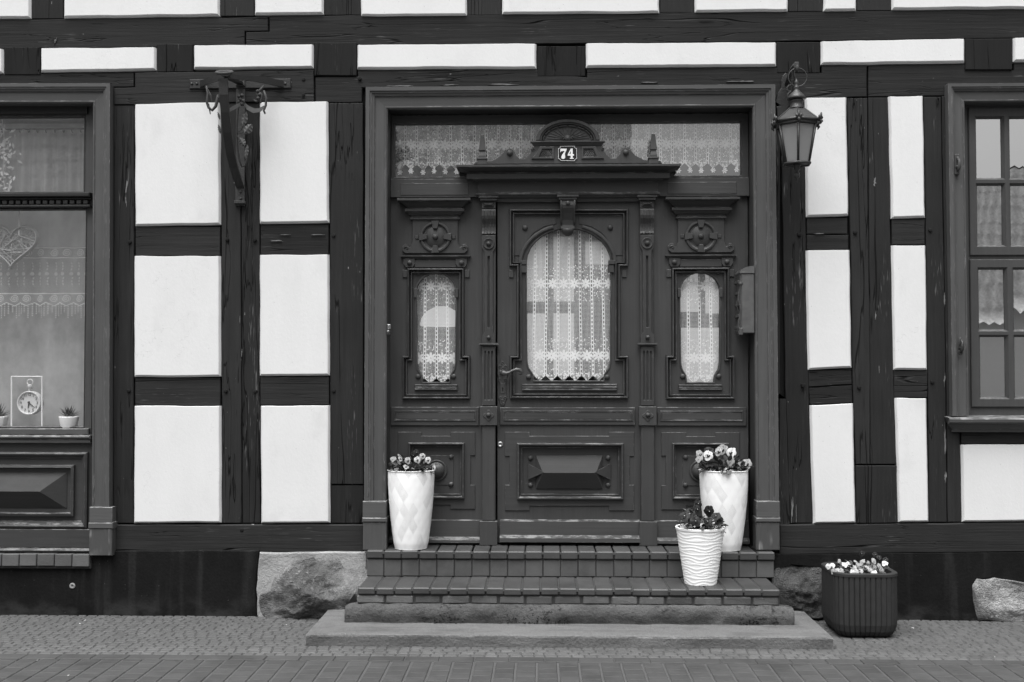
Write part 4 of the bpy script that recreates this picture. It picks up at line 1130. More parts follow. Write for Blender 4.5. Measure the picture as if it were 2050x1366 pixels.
mb = MB(); mb.add([XZ(1073, 912, yb-.012), XZ(1206, 912, yb-.012), XZ(1192, 945, yr), XZ(1087, 945, yr), XZ(1206, 978, yb-.012), XZ(1073, 978, yb-.012), XZ(1073, 912, yb+.01), XZ(1206, 912, yb+.01), XZ(1206, 978, yb+.01), XZ(1073, 978, yb+.01)],
   [[0, 3, 2, 1], [3, 5, 4, 2], [1, 2, 4], [0, 5, 3], [6, 7, 1, 0], [4, 5, 9, 8], [1, 7, 8, 4], [0, 5, 9, 6]])
for a, b_ in ((1222, 1190), (1057, 1089)):
    mb.add([XZ(a, 928, yb-.016), XZ(a, 960, yb-.016), XZ(b_, 944, yr-.004), XZ(a, 928, yb+.01), XZ(a, 960, yb+.01), XZ(b_, 944, yb+.01)], [[0, 1, 2], [0, 3, 4, 1], [0, 2, 5, 3], [1, 4, 5, 2]])
mb.build('raised_panel', M['door_panel'], door)
for px in (1062, 1217):
    for py in (917, 971): mb = MB(); mb.knob(P(px, py, YD+.016), .0175, .02); mb.build('stud', M['door_v'], door)
r = RECT(1001, 1040, 1280, 1088, YD); mb = MB(); v = []
for x in (r[0], r[2]): v += [(x, YD-.002, r[3]), (x, YD-.026, r[3]-.012), (x, YD-.036, r[1]+.060), (x, YD-.060, r[1]+.042), (x, YD-.064, r[1]+.016), (x, YD+.01, r[1]+.008)]
mb.add(v, [[q, q+1, q+7, q+6] for q in range(5)]+[[0, 1, 2, 3, 4, 5], [6, 7, 8, 9, 10, 11]]); mb.build('kick_board', M['door_h'], door)
mb = MB(); mb.cube(CASX0, CASX1, YD+.02, .25, zb-.05, zz(1086), 0); mb.build('threshold', M['black'], door)
# lever handle on its pierced plate
mb = MB(); q = lambda px, py: (P(px, py, YD-.002).x, P(px, py, YD-.002).z)
pl_ = [(1004, 720), (1009, 726), (1013, 730), (1016, 738), (1018, 748), (1013, 758), (1014, 763), (1013, 768), (1013, 790), (1015, 797), (1012, 803), (1010, 811), (1006, 814), (1002, 811), (1000, 803), (997, 797), (1001, 790), (1001, 768), (998, 763), (999, 758), (996, 748), (997, 738), (999, 730), (1001, 726)]
mb.prism([q(*p_) for p_ in pl_], YD-.008, YD, .002)
for cx, cy in ((1006, 727), (1001, 734), (1012, 734), (1007, 738), (1002, 797), (1011, 797), (1006, 802), (1007, 809), (1000, 760), (1012, 760)):
    x, z = q(cx, cy); mb.tube([(x+.009*math.cos(a), YD-.010, z+.009*math.sin(a)) for a in [k*.7 for k in range(8)]], .0028, 5)
mb.box((q(1003, 0)[0], q(0, 788)[1], q(1011, 0)[0], q(0, 768)[1]), YD-.012, YD, .002)
mb.build('handle_plate', M['bronze'], door)
mb = MB(); x, z = q(1006.5, 779); mb.lathe((x, YD-.0125, z+.006), [(.005, 0), (.005, .001)], 10, 'Y'); mb.cube(x-.003, x+.003, YD-.0135, YD-.012, z-.014, z+.004); mb.build('keyhole', M['black'], door)
mb = MB(); hp = [(1005, 745, .045), (1008, 747, .055), (1014, 748, .056), (1020, 746, .056), (1027, 742, .056), (1034, 740, .056), (1041, 741, .055), (1045, 745, .054), (1044, 749, .053), (1040, 749, .052)]
mb.tube([(q(a, b_)[0], YD-c, q(a, b_)[1]) for a, b_, c in hp], [.020, .019, .014, .010, .010, .013, .013, .010, .008, .005], 8, flat=.7)
x, z = q(1004, 745); mb.tube([(x, YD, z), (x, YD-.05, z)], .012, 8); mb.build('door_lever', M['bronze'], door)
p = P(1001.5, 890, YD); mb = MB(); mb.lathe((p.x, YD-.001, p.z), [(.0195, 0), (.019, .004), (.010, .006), (.009, .002), (.0001, .003)], 16, 'Y'); mb.build('lock_rosette', M['steel'], door)

# entablature, pediment and finials
Yb = .125
mb = MB(); pr = [(329, .168), (333, .168), (333.5, .150), (335, .148), (338, .128), (342, .098), (344, .082), (345, .082), (345.5, .096), (346.5, .096), (347, .086), (347.5, .102), (357, .102), (357.5, .070), (359, .066), (361, .050), (363, .034), (364, .030)]
x0, x1 = P(966, 370, Yb).x, 2*XC-P(966, 370, Yb).x
crown(mb, x0, x1, Yb, [(P(1136, y, Yb-p_).z, p_) for y, p_ in pr]); mb.build('cornice', M['door_h'], door)
mb = MB(); pr = [(364.3, .028), (384.5, .028), (385, .036), (388, .046), (390, .044), (391, .034), (395, .026), (398, .008), (404, .004)]
crown(mb, x0, x1, Yb, [(P(1136, y, Yb-p_).z, p_) for y, p_ in pr]); mb.build('frieze', M['door_h'], door)
Yp = .05
half = [(948, 329), (952, 324), (984, 322), (1001, 313), (1011, 302), (1020, 297), (1027, 300), (1033, 311), (1040, 318), (1050, 318), (1058, 312), (1064, 304), (1063, 298), (1069, 294), (1069, 290)]
hp_ = Q(half, Yp); XP = P(1136.5, 320, Yp).x
pm = lambda p: [(2*XP-x, z) for x, z in p]
mb = MB(); mb.prism(hp_+list(reversed(pm(hp_))), Yp, Yp+.05, .003, back=True); mb.build('pediment_board', M['door_v'], door)
for s_ in (0, 1):
    T = (lambda p: list(p)) if s_ == 0 else pm
    q0 = P(1020.5, 307, Yp); x, z = T([(q0.x, q0.z)])[0]; mb = MB(); mb.knob((x, Yp, z), .020, .022); mb.build('stud', M['door_v'], door)
    o_ = T(Q([(1064, 319), (1109, 319), (1109, 294), (1080, 294), (1076, 304)], Yp)); i_ = T(Q([(1079, 315), (1105, 315), (1105, 299), (1086, 299), (1083, 306)], Yp))
    mb = MB(); mb.plate(o_, [i_], Yp-.012, Yp+.005, 0, .003)
    for k in range(6):
        a0 = T(Q([(1081+k*4.2, 315), (1093+k*4.2 if k < 4 else 1105, 299 if k < 4 else 304+(k-4)*5)], Yp)); mb.tube([(a0[0][0], Yp-.003, a0[0][1]), (a0[1][0], Yp-.003, a0[1][1])], .003, 4)
        a0 = T(Q([(1105-k*4.2, 315), (1093-k*4.2 if k < 2 else 1084, 299 if k < 2 else 300+(k-2)*4)], Yp)); mb.tube([(a0[0][0], Yp-.003, a0[0][1]), (a0[1][0], Yp-.003, a0[1][1])], .003, 4)
    mb.build('lattice_panel', M['door_v'], door)
    q0 = P(965.5, 300, Yp+.02); x, _ = T([(q0.x, 0)])[0]; s = 2**.5/302; zo = lambda py: P(1136, py, Yp).z
    mb = MB(); c = (x, Yp+.02, 0)
    mb.lathe(c, [(3.4*s, zo(269)), (7*s, zo(300))], 4, 'Z', 0, False, a0=PI/4)
    mb.lathe(c, [(5.6*s, zo(301)), (5.2*s, zo(304)), (7.2*s, zo(311)), (7.4*s, zo(315))], 4, 'Z', 0, False, a0=PI/4)
    mb.lathe(c, [(10.5*s, zo(315.5)), (11*s, zo(318)), (9*s, zo(318.5)), (9.4*s, zo(328.5))], 4, 'Z', 0, False, a0=PI/4)
    mb.build('obelisk_finial', M['door_v'], door)
    mb = MB(); q1 = T(Q([(1067, 300)], Yp))[0]; mb.tube([(q1[0]+(.012-.0012*k)*math.cos(k*.8), Yp-.004, q1[1]+(.012-.0012*k)*math.sin(k*.8)) for k in range(8)], .004, 5); mb.build('scroll', M['door_v'], door)
mb = MB(); xa, xb = P(1070, 285, Yp).x, 2*XP-P(1070, 285, Yp).x
crown(mb, xa, xb, Yp+.002, [(P(1136, y, Yp-p_).z, p_) for y, p_ in ((282, .028), (284, .028), (285, .020), (289, .012), (291, .008), (292, 0))]); mb.build('pediment_cap', M['door_h'], door)
q0 = P(1136.5, 282, Yp); mm = 1/303
def arcp(rx, ry, n=24): return [(q0.x+rx*mm*math.cos(PI*i/n), q0.z+.001+ry*mm*math.sin(PI*i/n)) for i in range(n+1)]
mb = MB()
for (a, b_, c, d, y) in ((65, 43, 57, 37, Yp-.014), (57, 37, 53.5, 34, Yp-.004)): mb.prism(arcp(a, b_)+list(reversed(arcp(c, d))), y, Yp+.05, .003, back=True)
mb.build('arched_hood', M['door_v'], door)
mb = MB(); mb.prism(arcp(53.5, 34), Yp+.018, Yp+.05, 0, back=True)
for k in range(1, 14):
    a = PI*k/14; mb.tube([(q0.x+12*mm*math.cos(a), Yp+.014, q0.z+.008+8*mm*math.sin(a)), (q0.x+44*mm*math.cos(a), Yp+.017, q0.z+.001+27*mm*math.sin(a))], [.0015, .004], 5)
for k in range(8):
    a0, a1 = PI*(k+.08)/8, PI*(k+.92)/8; n = 5
    mb.tube([(q0.x+50*mm*math.cos(a0+(a1-a0)*i/n), Yp+.010, q0.z+.001+31*mm*math.sin(a0+(a1-a0)*i/n)) for i in range(n+1)], .0055, 6)
for s_ in (-1, 1): mb.tube([(q0.x+s_*(.030+.012*math.cos(k*.8)*(1-k*.09)), Yp+.008, q0.z+.018+.012*math.sin(k*.8)*(1-k*.09)) for k in range(8)], .004, 5)
mb.lathe((q0.x, Yp+.014, q0.z+.018), [(.026, 0), (.02, .012), (.0001, .016)], 12, 'Y')
mb.build('sunburst_shell', M['door_v'], door)

# enamel number plate
np_ = thing('house_number_plate', P(1137, 307, Yp-.004), 'small dark enamel plate with a white 74 on the carved pediment above the door', 'number plate')
def N_(pts): return Q([(1040+x/10.25, 230+y/10.25) for x, y in pts], Yp-.01)
ol = [(835, 643), (1130, 639), (1135, 665), (1150, 682), (1176, 688), (1178, 900), (1152, 908), (1138, 925), (1132, 946), (845, 942), (838, 922), (822, 908), (796, 904), (794, 690), (820, 684), (834, 665)]
mb = MB(); mb.prism(inset(ccw(N_(ol)), -.003), Yp-.006, Yp+.002, .001); mb.build('plate', M['enamel_dark'], np_)
mb = MB(); mb.sweep(ccw(N_(ol)), [(0, Yp-.0062), (0, Yp-.0075), (.0022, Yp-.0075), (.0022, Yp-.0062)]); mb.build('border_line', M['enamel_white'], np_)
d7 = [(838, 695), (967, 695), (967, 722), (940, 775), (930, 815), (937, 850), (939, 875), (926, 898), (898, 908), (870, 900), (857, 875), (864, 845), (882, 812), (910, 772), (928, 745), (866, 745), (852, 752), (848, 768), (838, 768)]
mb = MB(); mb.prism(N_(d7), Yp-.0085, Yp-.006, .0005); mb.build('numeral', M['enamel_white'], np_)
d4 = [(1052, 693), (1092, 693), (1092, 806), (1117, 806), (1117, 840), (1092, 840), (1092, 884), (1113, 886), (1113, 903), (1034, 903), (1034, 886), (1052, 884), (1052, 840), (990, 840), (990, 814)]
mb = MB(); mb.plate(N_(d4), [N_([(1052, 806), (1052, 745), (1020, 806)])], Yp-.0085, Yp-.006, 0, .0004); mb.build('numeral', M['enamel_white'], np_)

# lace behind the door glass
def curtain(name, px0, px1, py_top, py_hem, Y, m, label, cat, folds, amp, group=None, nx=140, nz=2, skew=0.0):
    a = P(px0, py_hem, Y); b_ = P(px1, py_top, Y); xc = (a.x+b_.x)/2; W = b_.x-a.x; H = P((px0+px1)/2, py_top, Y).z-P((px0+px1)/2, py_hem, Y).z
    o = Vector((xc, Y, P((px0+px1)/2, py_hem, Y).z)); mb = MB(); v = []
    for k in range(nz+1):
        for i in range(nx+1):
            t = i/nx; zt = k/nz
            y = amp*(math.sin(t*folds*2*PI+.6*math.sin(t*7))+.5*math.sin(t*folds*1.7*PI+1+skew*zt))*(.55+.45*(1-zt))
            v.append((o.x-W/2+W*t, o.y+y, o.z+H*zt))
    mb.add(v, [[k*(nx+1)+i, k*(nx+1)+i+1, (k+1)*(nx+1)+i+1, (k+1)*(nx+1)+i] for k in range(nz) for i in range(nx)], 0, True)
    ob = mb.build(name, M[m], None, origin=o); return tag(ob, label, cat, group)
LG = 'white lace curtains behind the door glass'
curtain('lace_curtain', 1048, 1230, 440, 772, .215, 'lace', 'white lace curtain behind the tall arched glass of the door leaf', 'curtain', 5, .007, LG)
curtain('lace_curtain', 826, 920, 536, 777, .215, 'lace', 'white lace curtain behind the narrow arched side light above the lone tall pot', 'curtain', 2.4, .006, LG)
curtain('lace_curtain', 1352, 1448, 536, 777, .215, 'lace', 'white lace curtain behind the narrow arched side light beside the mailbox', 'curtain', 2.4, .006, LG)
curtain('lace_curtain', 782, 1492, 236, 348, .225, 'lace', 'wide white lace valance with a scalloped hem in the glass above the door', 'curtain', 13, .020, LG, 520, 2, 3)
# hall lamp with an added glow, behind the side light
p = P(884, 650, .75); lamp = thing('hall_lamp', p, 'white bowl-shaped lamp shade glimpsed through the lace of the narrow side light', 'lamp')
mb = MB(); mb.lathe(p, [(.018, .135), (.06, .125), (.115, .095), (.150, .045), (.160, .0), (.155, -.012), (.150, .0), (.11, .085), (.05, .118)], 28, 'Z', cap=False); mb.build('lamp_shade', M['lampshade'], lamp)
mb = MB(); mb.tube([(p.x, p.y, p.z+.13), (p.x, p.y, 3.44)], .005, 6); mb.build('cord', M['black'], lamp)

# ------------------------------------------------------------------ entrance steps
steps = thing('entrance_steps', G0(1136, 1290, 0), 'brick and tile entrance steps on a mossy concrete footing and a broad slab', 'steps')
SY1 = -.13; SY0 = -.50
zu = P(1140, 1104, SY1).z; zl = P(1140, 1178, SY0).z
ux0, ux1 = P(733, 1104, SY1).x, P(1551, 1104, SY1).x
lx0_, lx1_ = P(716, 1178, SY0).x, P(1562, 1178, SY0).x
def tile_run(name, x0, x1, n, y0, y1, z0, z1, m, jx=.004, b=.004, skewm=0, wob=.0015):
    wv = (x1-x0)/n; mb = MB(); mb.cube(-wv/2+jx, wv/2-jx, y0, y1, z0, z1, b)
    o = mb.build(name, M[m], steps, origin=(0, 0, 0)); me = o.data; bpy.data.objects.remove(o)
    for k in range(n):
        o = link(name, me, (x0+wv*(k+.5), random.uniform(-wob, wob), random.uniform(-wob, wob)), steps); o.rotation_euler = (random.uniform(-.004, .004), random.uniform(-.004, .004), random.uniform(-.006, .006))
nu = 23; zr0 = zl
tile_run('nosing_tile', ux0, ux1, nu, SY1-.012, YD+.02, zu-.052, zu, 'nosing_tile', .0026, .007, 0, .0009)
tile_run('riser_tile', ux0+.001, ux1-.001, nu, SY1+.004, SY1+.03, zl+.004, zu-.058, 'step_tile', .0035, .003)
tile_run('nosing_tile', lx0_, lx1_, nu, SY0-.012, SY1+.02, zl-.042, zl, 'nosing_tile', .0026, .007, 0, .0009)
mb = MB(); mb.cube(ux0+.004, ux1-.004, SY1+.010, YD, zl, zu-.006); mb.cube(lx0_+.004, lx1_-.004, SY0+.006, YD, .1, zl-.005); mb.build('step_core', M['mortar_dark'], steps)
mb = MB(); mb.cube(ux0+.006, ux1-.006, SY1-.009, YD, zu-.02, zu-.006); mb.cube(lx0_+.006, lx1_-.006, SY0-.009, SY1, zl-.02, zl-.006); mb.build('tread_joints', M['tread_joint'], steps)
zb1 = zl-.046; zb0 = P(1140, 1211, SY0).z
x = lx0_-.01; n = 0
while x < lx1_-.04:
    wv = min(random.uniform(.165, .182), lx1_-.005-x); mb = MB(); y0 = SY0-.002+random.uniform(-.005, .005)
    mb.cube(x+.006, x+wv-.007, y0, y0+.1, zb0+random.uniform(.0, .004), zb1-random.uniform(.001, .005), .007)
    for i, v in enumerate(mb.v): q_ = noise.noise(Vector(v)*30+Vector((n, 0, 0))); mb.v[i] = (v[0], v[1]+q_*.006, v[2]+noise.noise(Vector(v)*25+Vector((3, n, 0)))*.003)
    mb.build('brick', M['old_brick'], steps); x += wv; n += 1
# crumbling concrete footing
zf0 = P(1140, 1248, SY0-.02).z; fx0, fx1 = P(690, 1240, SY0-.02).x, P(1590, 1240, SY0-.02).x
mb = MB(); nx, nz = 150, 7; v = []
prof = [(.06, zb0+.004), (.012, zb0+.001), (.0, zb0-.012), (-.012, (zb0*2+zf0)/3), (-.014, (zb0+2*zf0)/3), (-.006, zf0+.012), (-.01, zf0-.05)]
for i in range(nx+1):
    x = fx0+(fx1-fx0)*i/nx
    e = min(i, nx-i)/6.0; drop = .02*max(0, 1-e)**2
    for k, (dy, z) in enumerate(prof):
        a = noise.fractal(Vector((x*6, z*9, 2)), 1, 2, 4)*.016+noise.noise(Vector((x*40, z*60, 1)))*.007
        und = max(0, noise.noise(Vector((x*4.5, 7, 1)))-.0)*.02 if k == 5 else 0
        v.append((x, SY0-.02+dy+a+und, z+(noise.noise(Vector((x*12, k, 5)))*.008 if k < 6 else 0)-(drop if k < 3 else 0)))
K = len(prof); mb.add(v, [[i*K+k, (i+1)*K+k, (i+1)*K+k+1, i*K+k+1] for i in range(nx) for k in range(K-1)], 0, True)
for s_, xx in ((0, fx0), (1, fx1)):
    b0 = (0 if s_ == 0 else nx)*K
    o_ = len(mb.v); mb.v += [(xx, .0, zb0), (xx, .0, zf0-.05)]; mb.f.append([b0+k for k in range(K)]+[o_+1, o_]); mb.m.append(0); mb.sm.append(False)
mb.build('concrete_footing', M['riser'], steps)
zs = G0(1140, 1298, 0).z; SY = G0(1140, 1298).y; zt = P(1140, 1272, SY).z
p0, p1 = P(612, 1271, SY).x, P(1668, 1274, SY).x
mb = MB(); nx = 160; sp = [(-.10, zt-.001), (SY+.16, zt), (SY+.012, zt-.001), (SY+.003, zt-.006), (SY, zt-.016), (SY+.002, .02), (SY+.004, -.05)]; v = []
for i in range(nx+1):
    x = p0+(p1-p0)*i/nx; e_ = .006*max(0, 1-min(i, nx-i)/2.0)
    for k, (y, z) in enumerate(sp):
        chip_ = max(0, noise.noise(Vector((x*9, 3.3, 1)))-.30)*.03 if k in (2, 3) else 0
        v.append((x, y+noise.noise(Vector((x*5, k*.6, 9)))*.0035+noise.noise(Vector((x*31, k, 4)))*.0015+(chip_ if k == 3 else 0), z+noise.noise(Vector((x*4, k*.4, 2)))*.0025-chip_-(e_ if k < 4 else 0)))
K = len(sp); mb.add(v, [[i*K+k, (i+1)*K+k, (i+1)*K+k+1, i*K+k+1] for i in range(nx) for k in range(K-1)])
for b0, xx in ((0, p0), (nx*K, p1)):
    o_ = len(mb.v); mb.v.append((xx, -.10, -.05)); mb.f.append([b0+k for k in range(K)]+[o_]); mb.m.append(0); mb.sm.append(False)
o = mb.build('concrete_slab', M['slab'], steps)
# moss along the footing
moss = MB()
for i in range(700):
    x = random.uniform(fx0, fx1); 
    if noise.noise(Vector((x*3.2, 1.7, 0))) < .02: continue
    z = zt+abs(random.gauss(0, .022)); y = SY0-.034+(z-zt)*.02-random.uniform(0, .008); s = random.uniform(.003, .007)
    a = random.uniform(0, PI)
    moss.add([(x-s*math.cos(a), y, z), (x+s*math.cos(a), y-s*.6, z), (x, y-s, z+s*1.2), (x, y+s, z+s*.4)], [[0, 1, 2], [1, 3, 2], [3, 0, 2]])
simple('moss', .022, .95, .1, 0, .5)
moss.build('moss', M['moss'], steps, 'stuff')

# ------------------------------------------------------------------ pots and pansies
def flower_mesh(name, light, blotch, R=.5, eye=True):
    """Pansy face towards -Y, 1 unit across: two upper petals, two side petals and a broad lower lip."""
    mb = MB()
    for ang, rad, off, yy in ((118, .27, .26, .05), (62, .27, .26, .06), (176, .26, .24, 0), (4, .26, .24, .01), (270, .32, .20, -.03)):
        a = math.radians(ang); c = Vector((math.cos(a)*off, yy, math.sin(a)*off)); n = 11; v = [Vector((0, yy-.03, 0))]
        for k in range(n):
            t = 2*PI*k/n; rr = rad*(1+.10*math.sin(3*t+ang)+.05*math.sin(7*t+ang*2))
            v.append(c+Vector((rr*math.cos(t), .05*math.sin(2*t+ang)+.05*(math.cos(t-a)), rr*math.sin(t))))
        mb.add(v, [[0, 1+k, 1+(k+1) % n] for k in range(n)], 0, True)
    if eye:
        for ang, L in ((270, .26), (240, .22), (300, .22), (180, .20), (0, .20), (165, .15), (15, .15)):
            a = math.radians(ang); d = Vector((math.cos(a), 0, math.sin(a))); pth = Vector((-d.z, 0, d.x))
            mb.add([Vector((0, -.10, 0))-d*.03, d*L*.6+pth*.085+Vector((0, -.09, 0)), d*L+Vector((0, -.075, 0)), d*L*.6-pth*.085+Vector((0, -.09, 0))], [[0, 1, 2, 3]], 1)
    mb.lathe((0, -.10, 0), [(.045, 0), (.03, .03), (.0001, .035)], 7, 'Y', 2)
    o = mb.build(name, [M[light], M[blotch], M['petal_white']]); me = o.data; bpy.data.objects.remove(o); return me
FM = dict(white=flower_mesh('pansy_white', 'petal_white', 'petal_grey', eye=False), pale=flower_mesh('pansy_pale', 'petal_pale', 'petal_dark'), mid=flower_mesh('pansy_mid', 'petal_pale', 'petal_grey', eye=False), grey=flower_mesh('pansy_grey', 'petal_grey', 'petal_dark', eye=False), dark=flower_mesh('pansy_dark', 'petal_dark', 'black'), bright=flower_mesh('pansy_bright', 'petal_white', 'petal_dark'))
def leaf_mesh(m):
    mb = MB(); v = []; n = 6
    for k in range(n+1):
        t = k/n; wd = .30*math.sin(PI*min(1, t*1.02+.04))**.8*(1-.25*t); lift = .16*t-.30*t*t
        v += [Vector((-wd, t, lift+.07)), Vector((0, t, lift)), Vector((wd, t, lift+.07))]
    mb.add(v, [[k*3+i, k*3+i+1, k*3+i+4, k*3+i+3] for k in range(n) for i in (0, 1)], 0, True)
    o = mb.build('leaf_pattern', M[m]); me = o.data; bpy.data.objects.remove(o); return me
LMS = [leaf_mesh('leaf'), leaf_mesh('leaf_dark')]
def pansies(c, rx, ry, flowers, size, label, group, nleaf, hgt, rng, leafsize=.045):
    t = thing('pansies', c, label, 'flowers', group); c = Vector(c)
    mb = MB(); n = 20; mb.add([(c.x+rx*1.02*math.cos(2*PI*k/n), c.y+ry*1.02*math.sin(2*PI*k/n), c.z-.012) for k in range(n)], [list(range(n))]); mb.build('soil', M['soil'], t)
    st = MB()
    for k in range(nleaf):
        a = rng.uniform(0, 2*PI); q = math.sqrt(rng.random()); lo = rng.random()
        b = c+Vector((rx*q*.95*math.cos(a), ry*q*.95*math.sin(a), hgt*(1-q*q*.7)*lo*.75+.004))
        o = link('leaf', rng.choice(LMS), b, t); s = leafsize*rng.uniform(.6, 1.15); o.scale = (s, s, s)
        o.rotation_euler = (rng.uniform(-.3, 1.0), rng.uniform(-.4, .4), a-PI/2+rng.uniform(-.9, .9))
    for px, py, kind, Y in flowers:
        p = P(px, py, Y); o = link('flower', FM[kind], p, t); s = size*rng.uniform(.88, 1.12); o.scale = (s, s, s)
        o.rotation_euler = (rng.uniform(-.75, .15), rng.uniform(-.6, .6), rng.uniform(-.9, .9))
        st.tube([(p.x, p.y+.01, p.z), (p.x+rng.uniform(-.006, .006), p.y+.016, (p.z+c.z)/2), (c.x+(p.x-c.x)*.6, c.y+(p.y-c.y)*.4, c.z)], .0022, 5)
    st.build('stems', M['stem'], t, 'stuff')
    return t
rng = random.Random(5)
PG = 'tall white diamond-patterned pots at the door'
def tall_pot(cx, y0, y1, rt, rb, Y, zbase, label):
    c = Vector((P(cx, 1000, Y).x, Y, zbase)); H = P(cx, y0, Y).z-zbase
    t = thing('flower_pot', c, label, 'flower pot', PG); mb = MB(); n, k = 112, 72; v = []
    for j in range(k+1):
        q = j/k; z = H*q; r = rb+(rt-rb)*(1-(1-q)**1.75); r = r*(.965+.035*min(1, q*14)) 
        for i in range(n):
            a = -PI+2*PI*i/n
            A = a*14/(2*PI)+z/.104; B = a*14/(2*PI)-z/.104
            fa, fb = A-math.floor(A)-.5, B-math.floor(B)-.5
            d = .0014*(1-2*max(abs(fa), abs(fb)))**.6*(1 if q < .93 else max(0, (1-q)/.07)) if max(abs(fa), abs(fb)) < .5 else 0
            v.append((c.x+(r+d-.004)*math.cos(a), c.y+(r+d-.004)*math.sin(a), c.z+z))
    mb.add(v, [[j*n+i, j*n+(i+1) % n, (j+1)*n+(i+1) % n, (j+1)*n+i] for j in range(k) for i in range(n)], 0, True)
    mb.lathe(c, [(rt-.002, H), (rt+.002, H+.003), (rt-.008, H+.005), (rt-.013, H+.002), (rt-.02, H-.06)], 48, 'Z', cap=False)
    mb.lathe(c, [(.001, .002), (rb*.95, .001)], 40, 'Z', cap=False)
    mb.build('pot_body', M['pot_diamond'], t)
    return c, H
cL, HL = tall_pot(823, 942, 1097, .158, .113, -.022, zu+.002, 'tall white diamond-patterned pot standing alone at the foot of the side panel')
cR, HR = tall_pot(1449, 942, 1097, .162, .113, -.022, zu+.002, 'tall white diamond-patterned pot standing behind the small ribbed pot')
FG = 'pansies planted at the entrance'
L7 = lambda a, b: (760+a/5.694, 880+b/5.694)
fl = [(*L7(430, 235), 'bright', -.17), (*L7(238, 222), 'pale', -.12), (*L7(322, 242), 'pale', -.12), (*L7(303, 312), 'pale', -.17), (*L7(490, 190), 'pale', -.05), (*L7(552, 236), 'bright', -.09), (*L7(618, 324), 'bright', -.06), (*L7(155, 222), 'grey', -.04), (*L7(420, 148), 'dark', -.02), (*L7(380, 182), 'dark', -.04), (*L7(232, 188), 'grey', .0), (*L7(460, 215), 'grey', -.02)]
pansies((cL.x, cL.y, cL.z+HL-.01), .145, .145, fl, .042, 'low pale pansies with dark faces in the lone tall pot', FG, 150, .125, rng, .052)
R5 = lambda a, b: (1340+a/4.405, 870+b/4.405)
fl = [(*R5(343, 186), 'bright', -.14), (*R5(436, 152), 'bright', -.10), (*R5(470, 135), 'pale', -.05), (*R5(545, 162), 'bright', -.09), (*R5(270, 178), 'pale', -.08), (*R5(648, 252), 'pale', -.06), (*R5(262, 215), 'grey', -.12), (*R5(345, 148), 'dark', -.02), (*R5(540, 240), 'grey', -.12), (*R5(685, 262), 'pale', -.03)]
pansies((cR.x, cR.y, cR.z+HR-.01), .148, .148, fl, .066, 'large white pansies with black faces in the tall pot behind the small ribbed pot', FG, 140, .14, rng, .060)
# small ribbed pot
Ys = -.315; c = Vector((P(1402, 1100, Ys).x, Ys, zl+.002)); H = P(1402, 1055, Ys).z-c.z
pot = thing('flower_pot', c, 'small white pot with wavy ribs on the lower step', 'flower pot'); mb = MB(); n, k = 120, 150; v = []
for j in range(k+1):
    q = j/k; z = H*q; r = .100+(.153-.100)*q
    if q > .955: r += .004
    for i in range(n):
        a = 2*PI*i/n; ph = q*16.5+.42*math.sin(a*5+math.floor(q*5)*1.9)*math.sin(q*15+1.2)+.16*math.sin(a*3+1)
        d = .0015*(max(0, math.sin(2*PI*ph))**.7 if math.sin(2*PI*ph) > 0 else 0)*(1 if q < .945 else 0)
        v.append((c.x+(r+d)*math.cos(a), c.y+(r+d)*math.sin(a), c.z+z))
mb.add(v, [[j*n+i, j*n+(i+1) % n, (j+1)*n+(i+1) % n, (j+1)*n+i] for j in range(k) for i in range(n)], 0, True)
mb.lathe(c, [(.157, H), (.154, H+.003), (.147, H+.001), (.142, H-.05)], 40, 'Z', cap=False); mb.build('pot_body', M['pot_white'], pot)
fl = [(*R5(135, 722), 'dark', -.44), (*R5(232, 765), 'dark', -.46), (*R5(340, 768), 'dark', -.46), (*R5(412, 720), 'dark', -.42), (*R5(350, 678), 'dark', -.34), (*R5(245, 662), 'dark', -.34), (*R5(252, 612), 'dark', -.31), (*R5(180, 700), 'dark', -.36), (*R5(440, 745), 'dark', -.40)]
pansies((c.x, c.y, c.z+H-.012), .138, .138, fl, .066, 'near-black pansies in the small ribbed pot', FG, 95, .15, rng, .060)
# slatted planter
Y0p, Y1p = -.575, -.135; xa, xb = P(1668, 1200, -.50).x, P(1797, 1200, -.50).x; Hp = P(1720, 1149, Y0p+.01).z
pc = Vector(((xa+xb)/2, (Y0p+Y1p)/2, 0)); hw, hd, rc = (xb-xa)/2, (Y1p-Y0p)/2, .095
pl = thing('planter_box', pc, 'dark square planter of upright slats with rounded corners on the cobbles', 'planter')
def rrect(s, n=10):                                     # rounded square, s grows inwards
    pts = []
    for cx, cy, a0 in ((1, 1, 0), (-1, 1, PI/2), (-1, -1, PI), (1, -1, 3*PI/2)):
        for k in range(n+1): a = a0+PI/2*k/n; pts.append((cx*(hw-rc)+(rc-s)*math.cos(a), cy*(hd-rc)+(rc-s)*math.sin(a)))
    return pts
def along(pts, n):
    L = [0]
    for i in range(len(pts)): L.append(L[-1]+math.dist(pts[i], pts[(i+1) % len(pts)]))
    out = []; T_ = L[-1]; i = 0
    for k in range(n):
        d = T_*k/n
        while L[i+1] < d: i += 1
        f_ = (d-L[i])/max(1e-9, L[i+1]-L[i]); a, b = pts[i], pts[(i+1) % len(pts)]; out.append((a[0]+(b[0]-a[0])*f_, a[1]+(b[1]-a[1])*f_))
    return out
NS = 46; SUB = 6; ring = {s: along(rrect(s), NS*SUB) for s in (0, .003, .02)}
rows = [(.006, .055, .02), (.02, .030, .0), (.045, .012, 0), (.085, .002, 0), (.16, 0, 0), (Hp-.018, 0, 0)]
def inn(p, d): k = max(.0, 1-d/math.hypot(*p)); return (p[0]*k, p[1]*k)
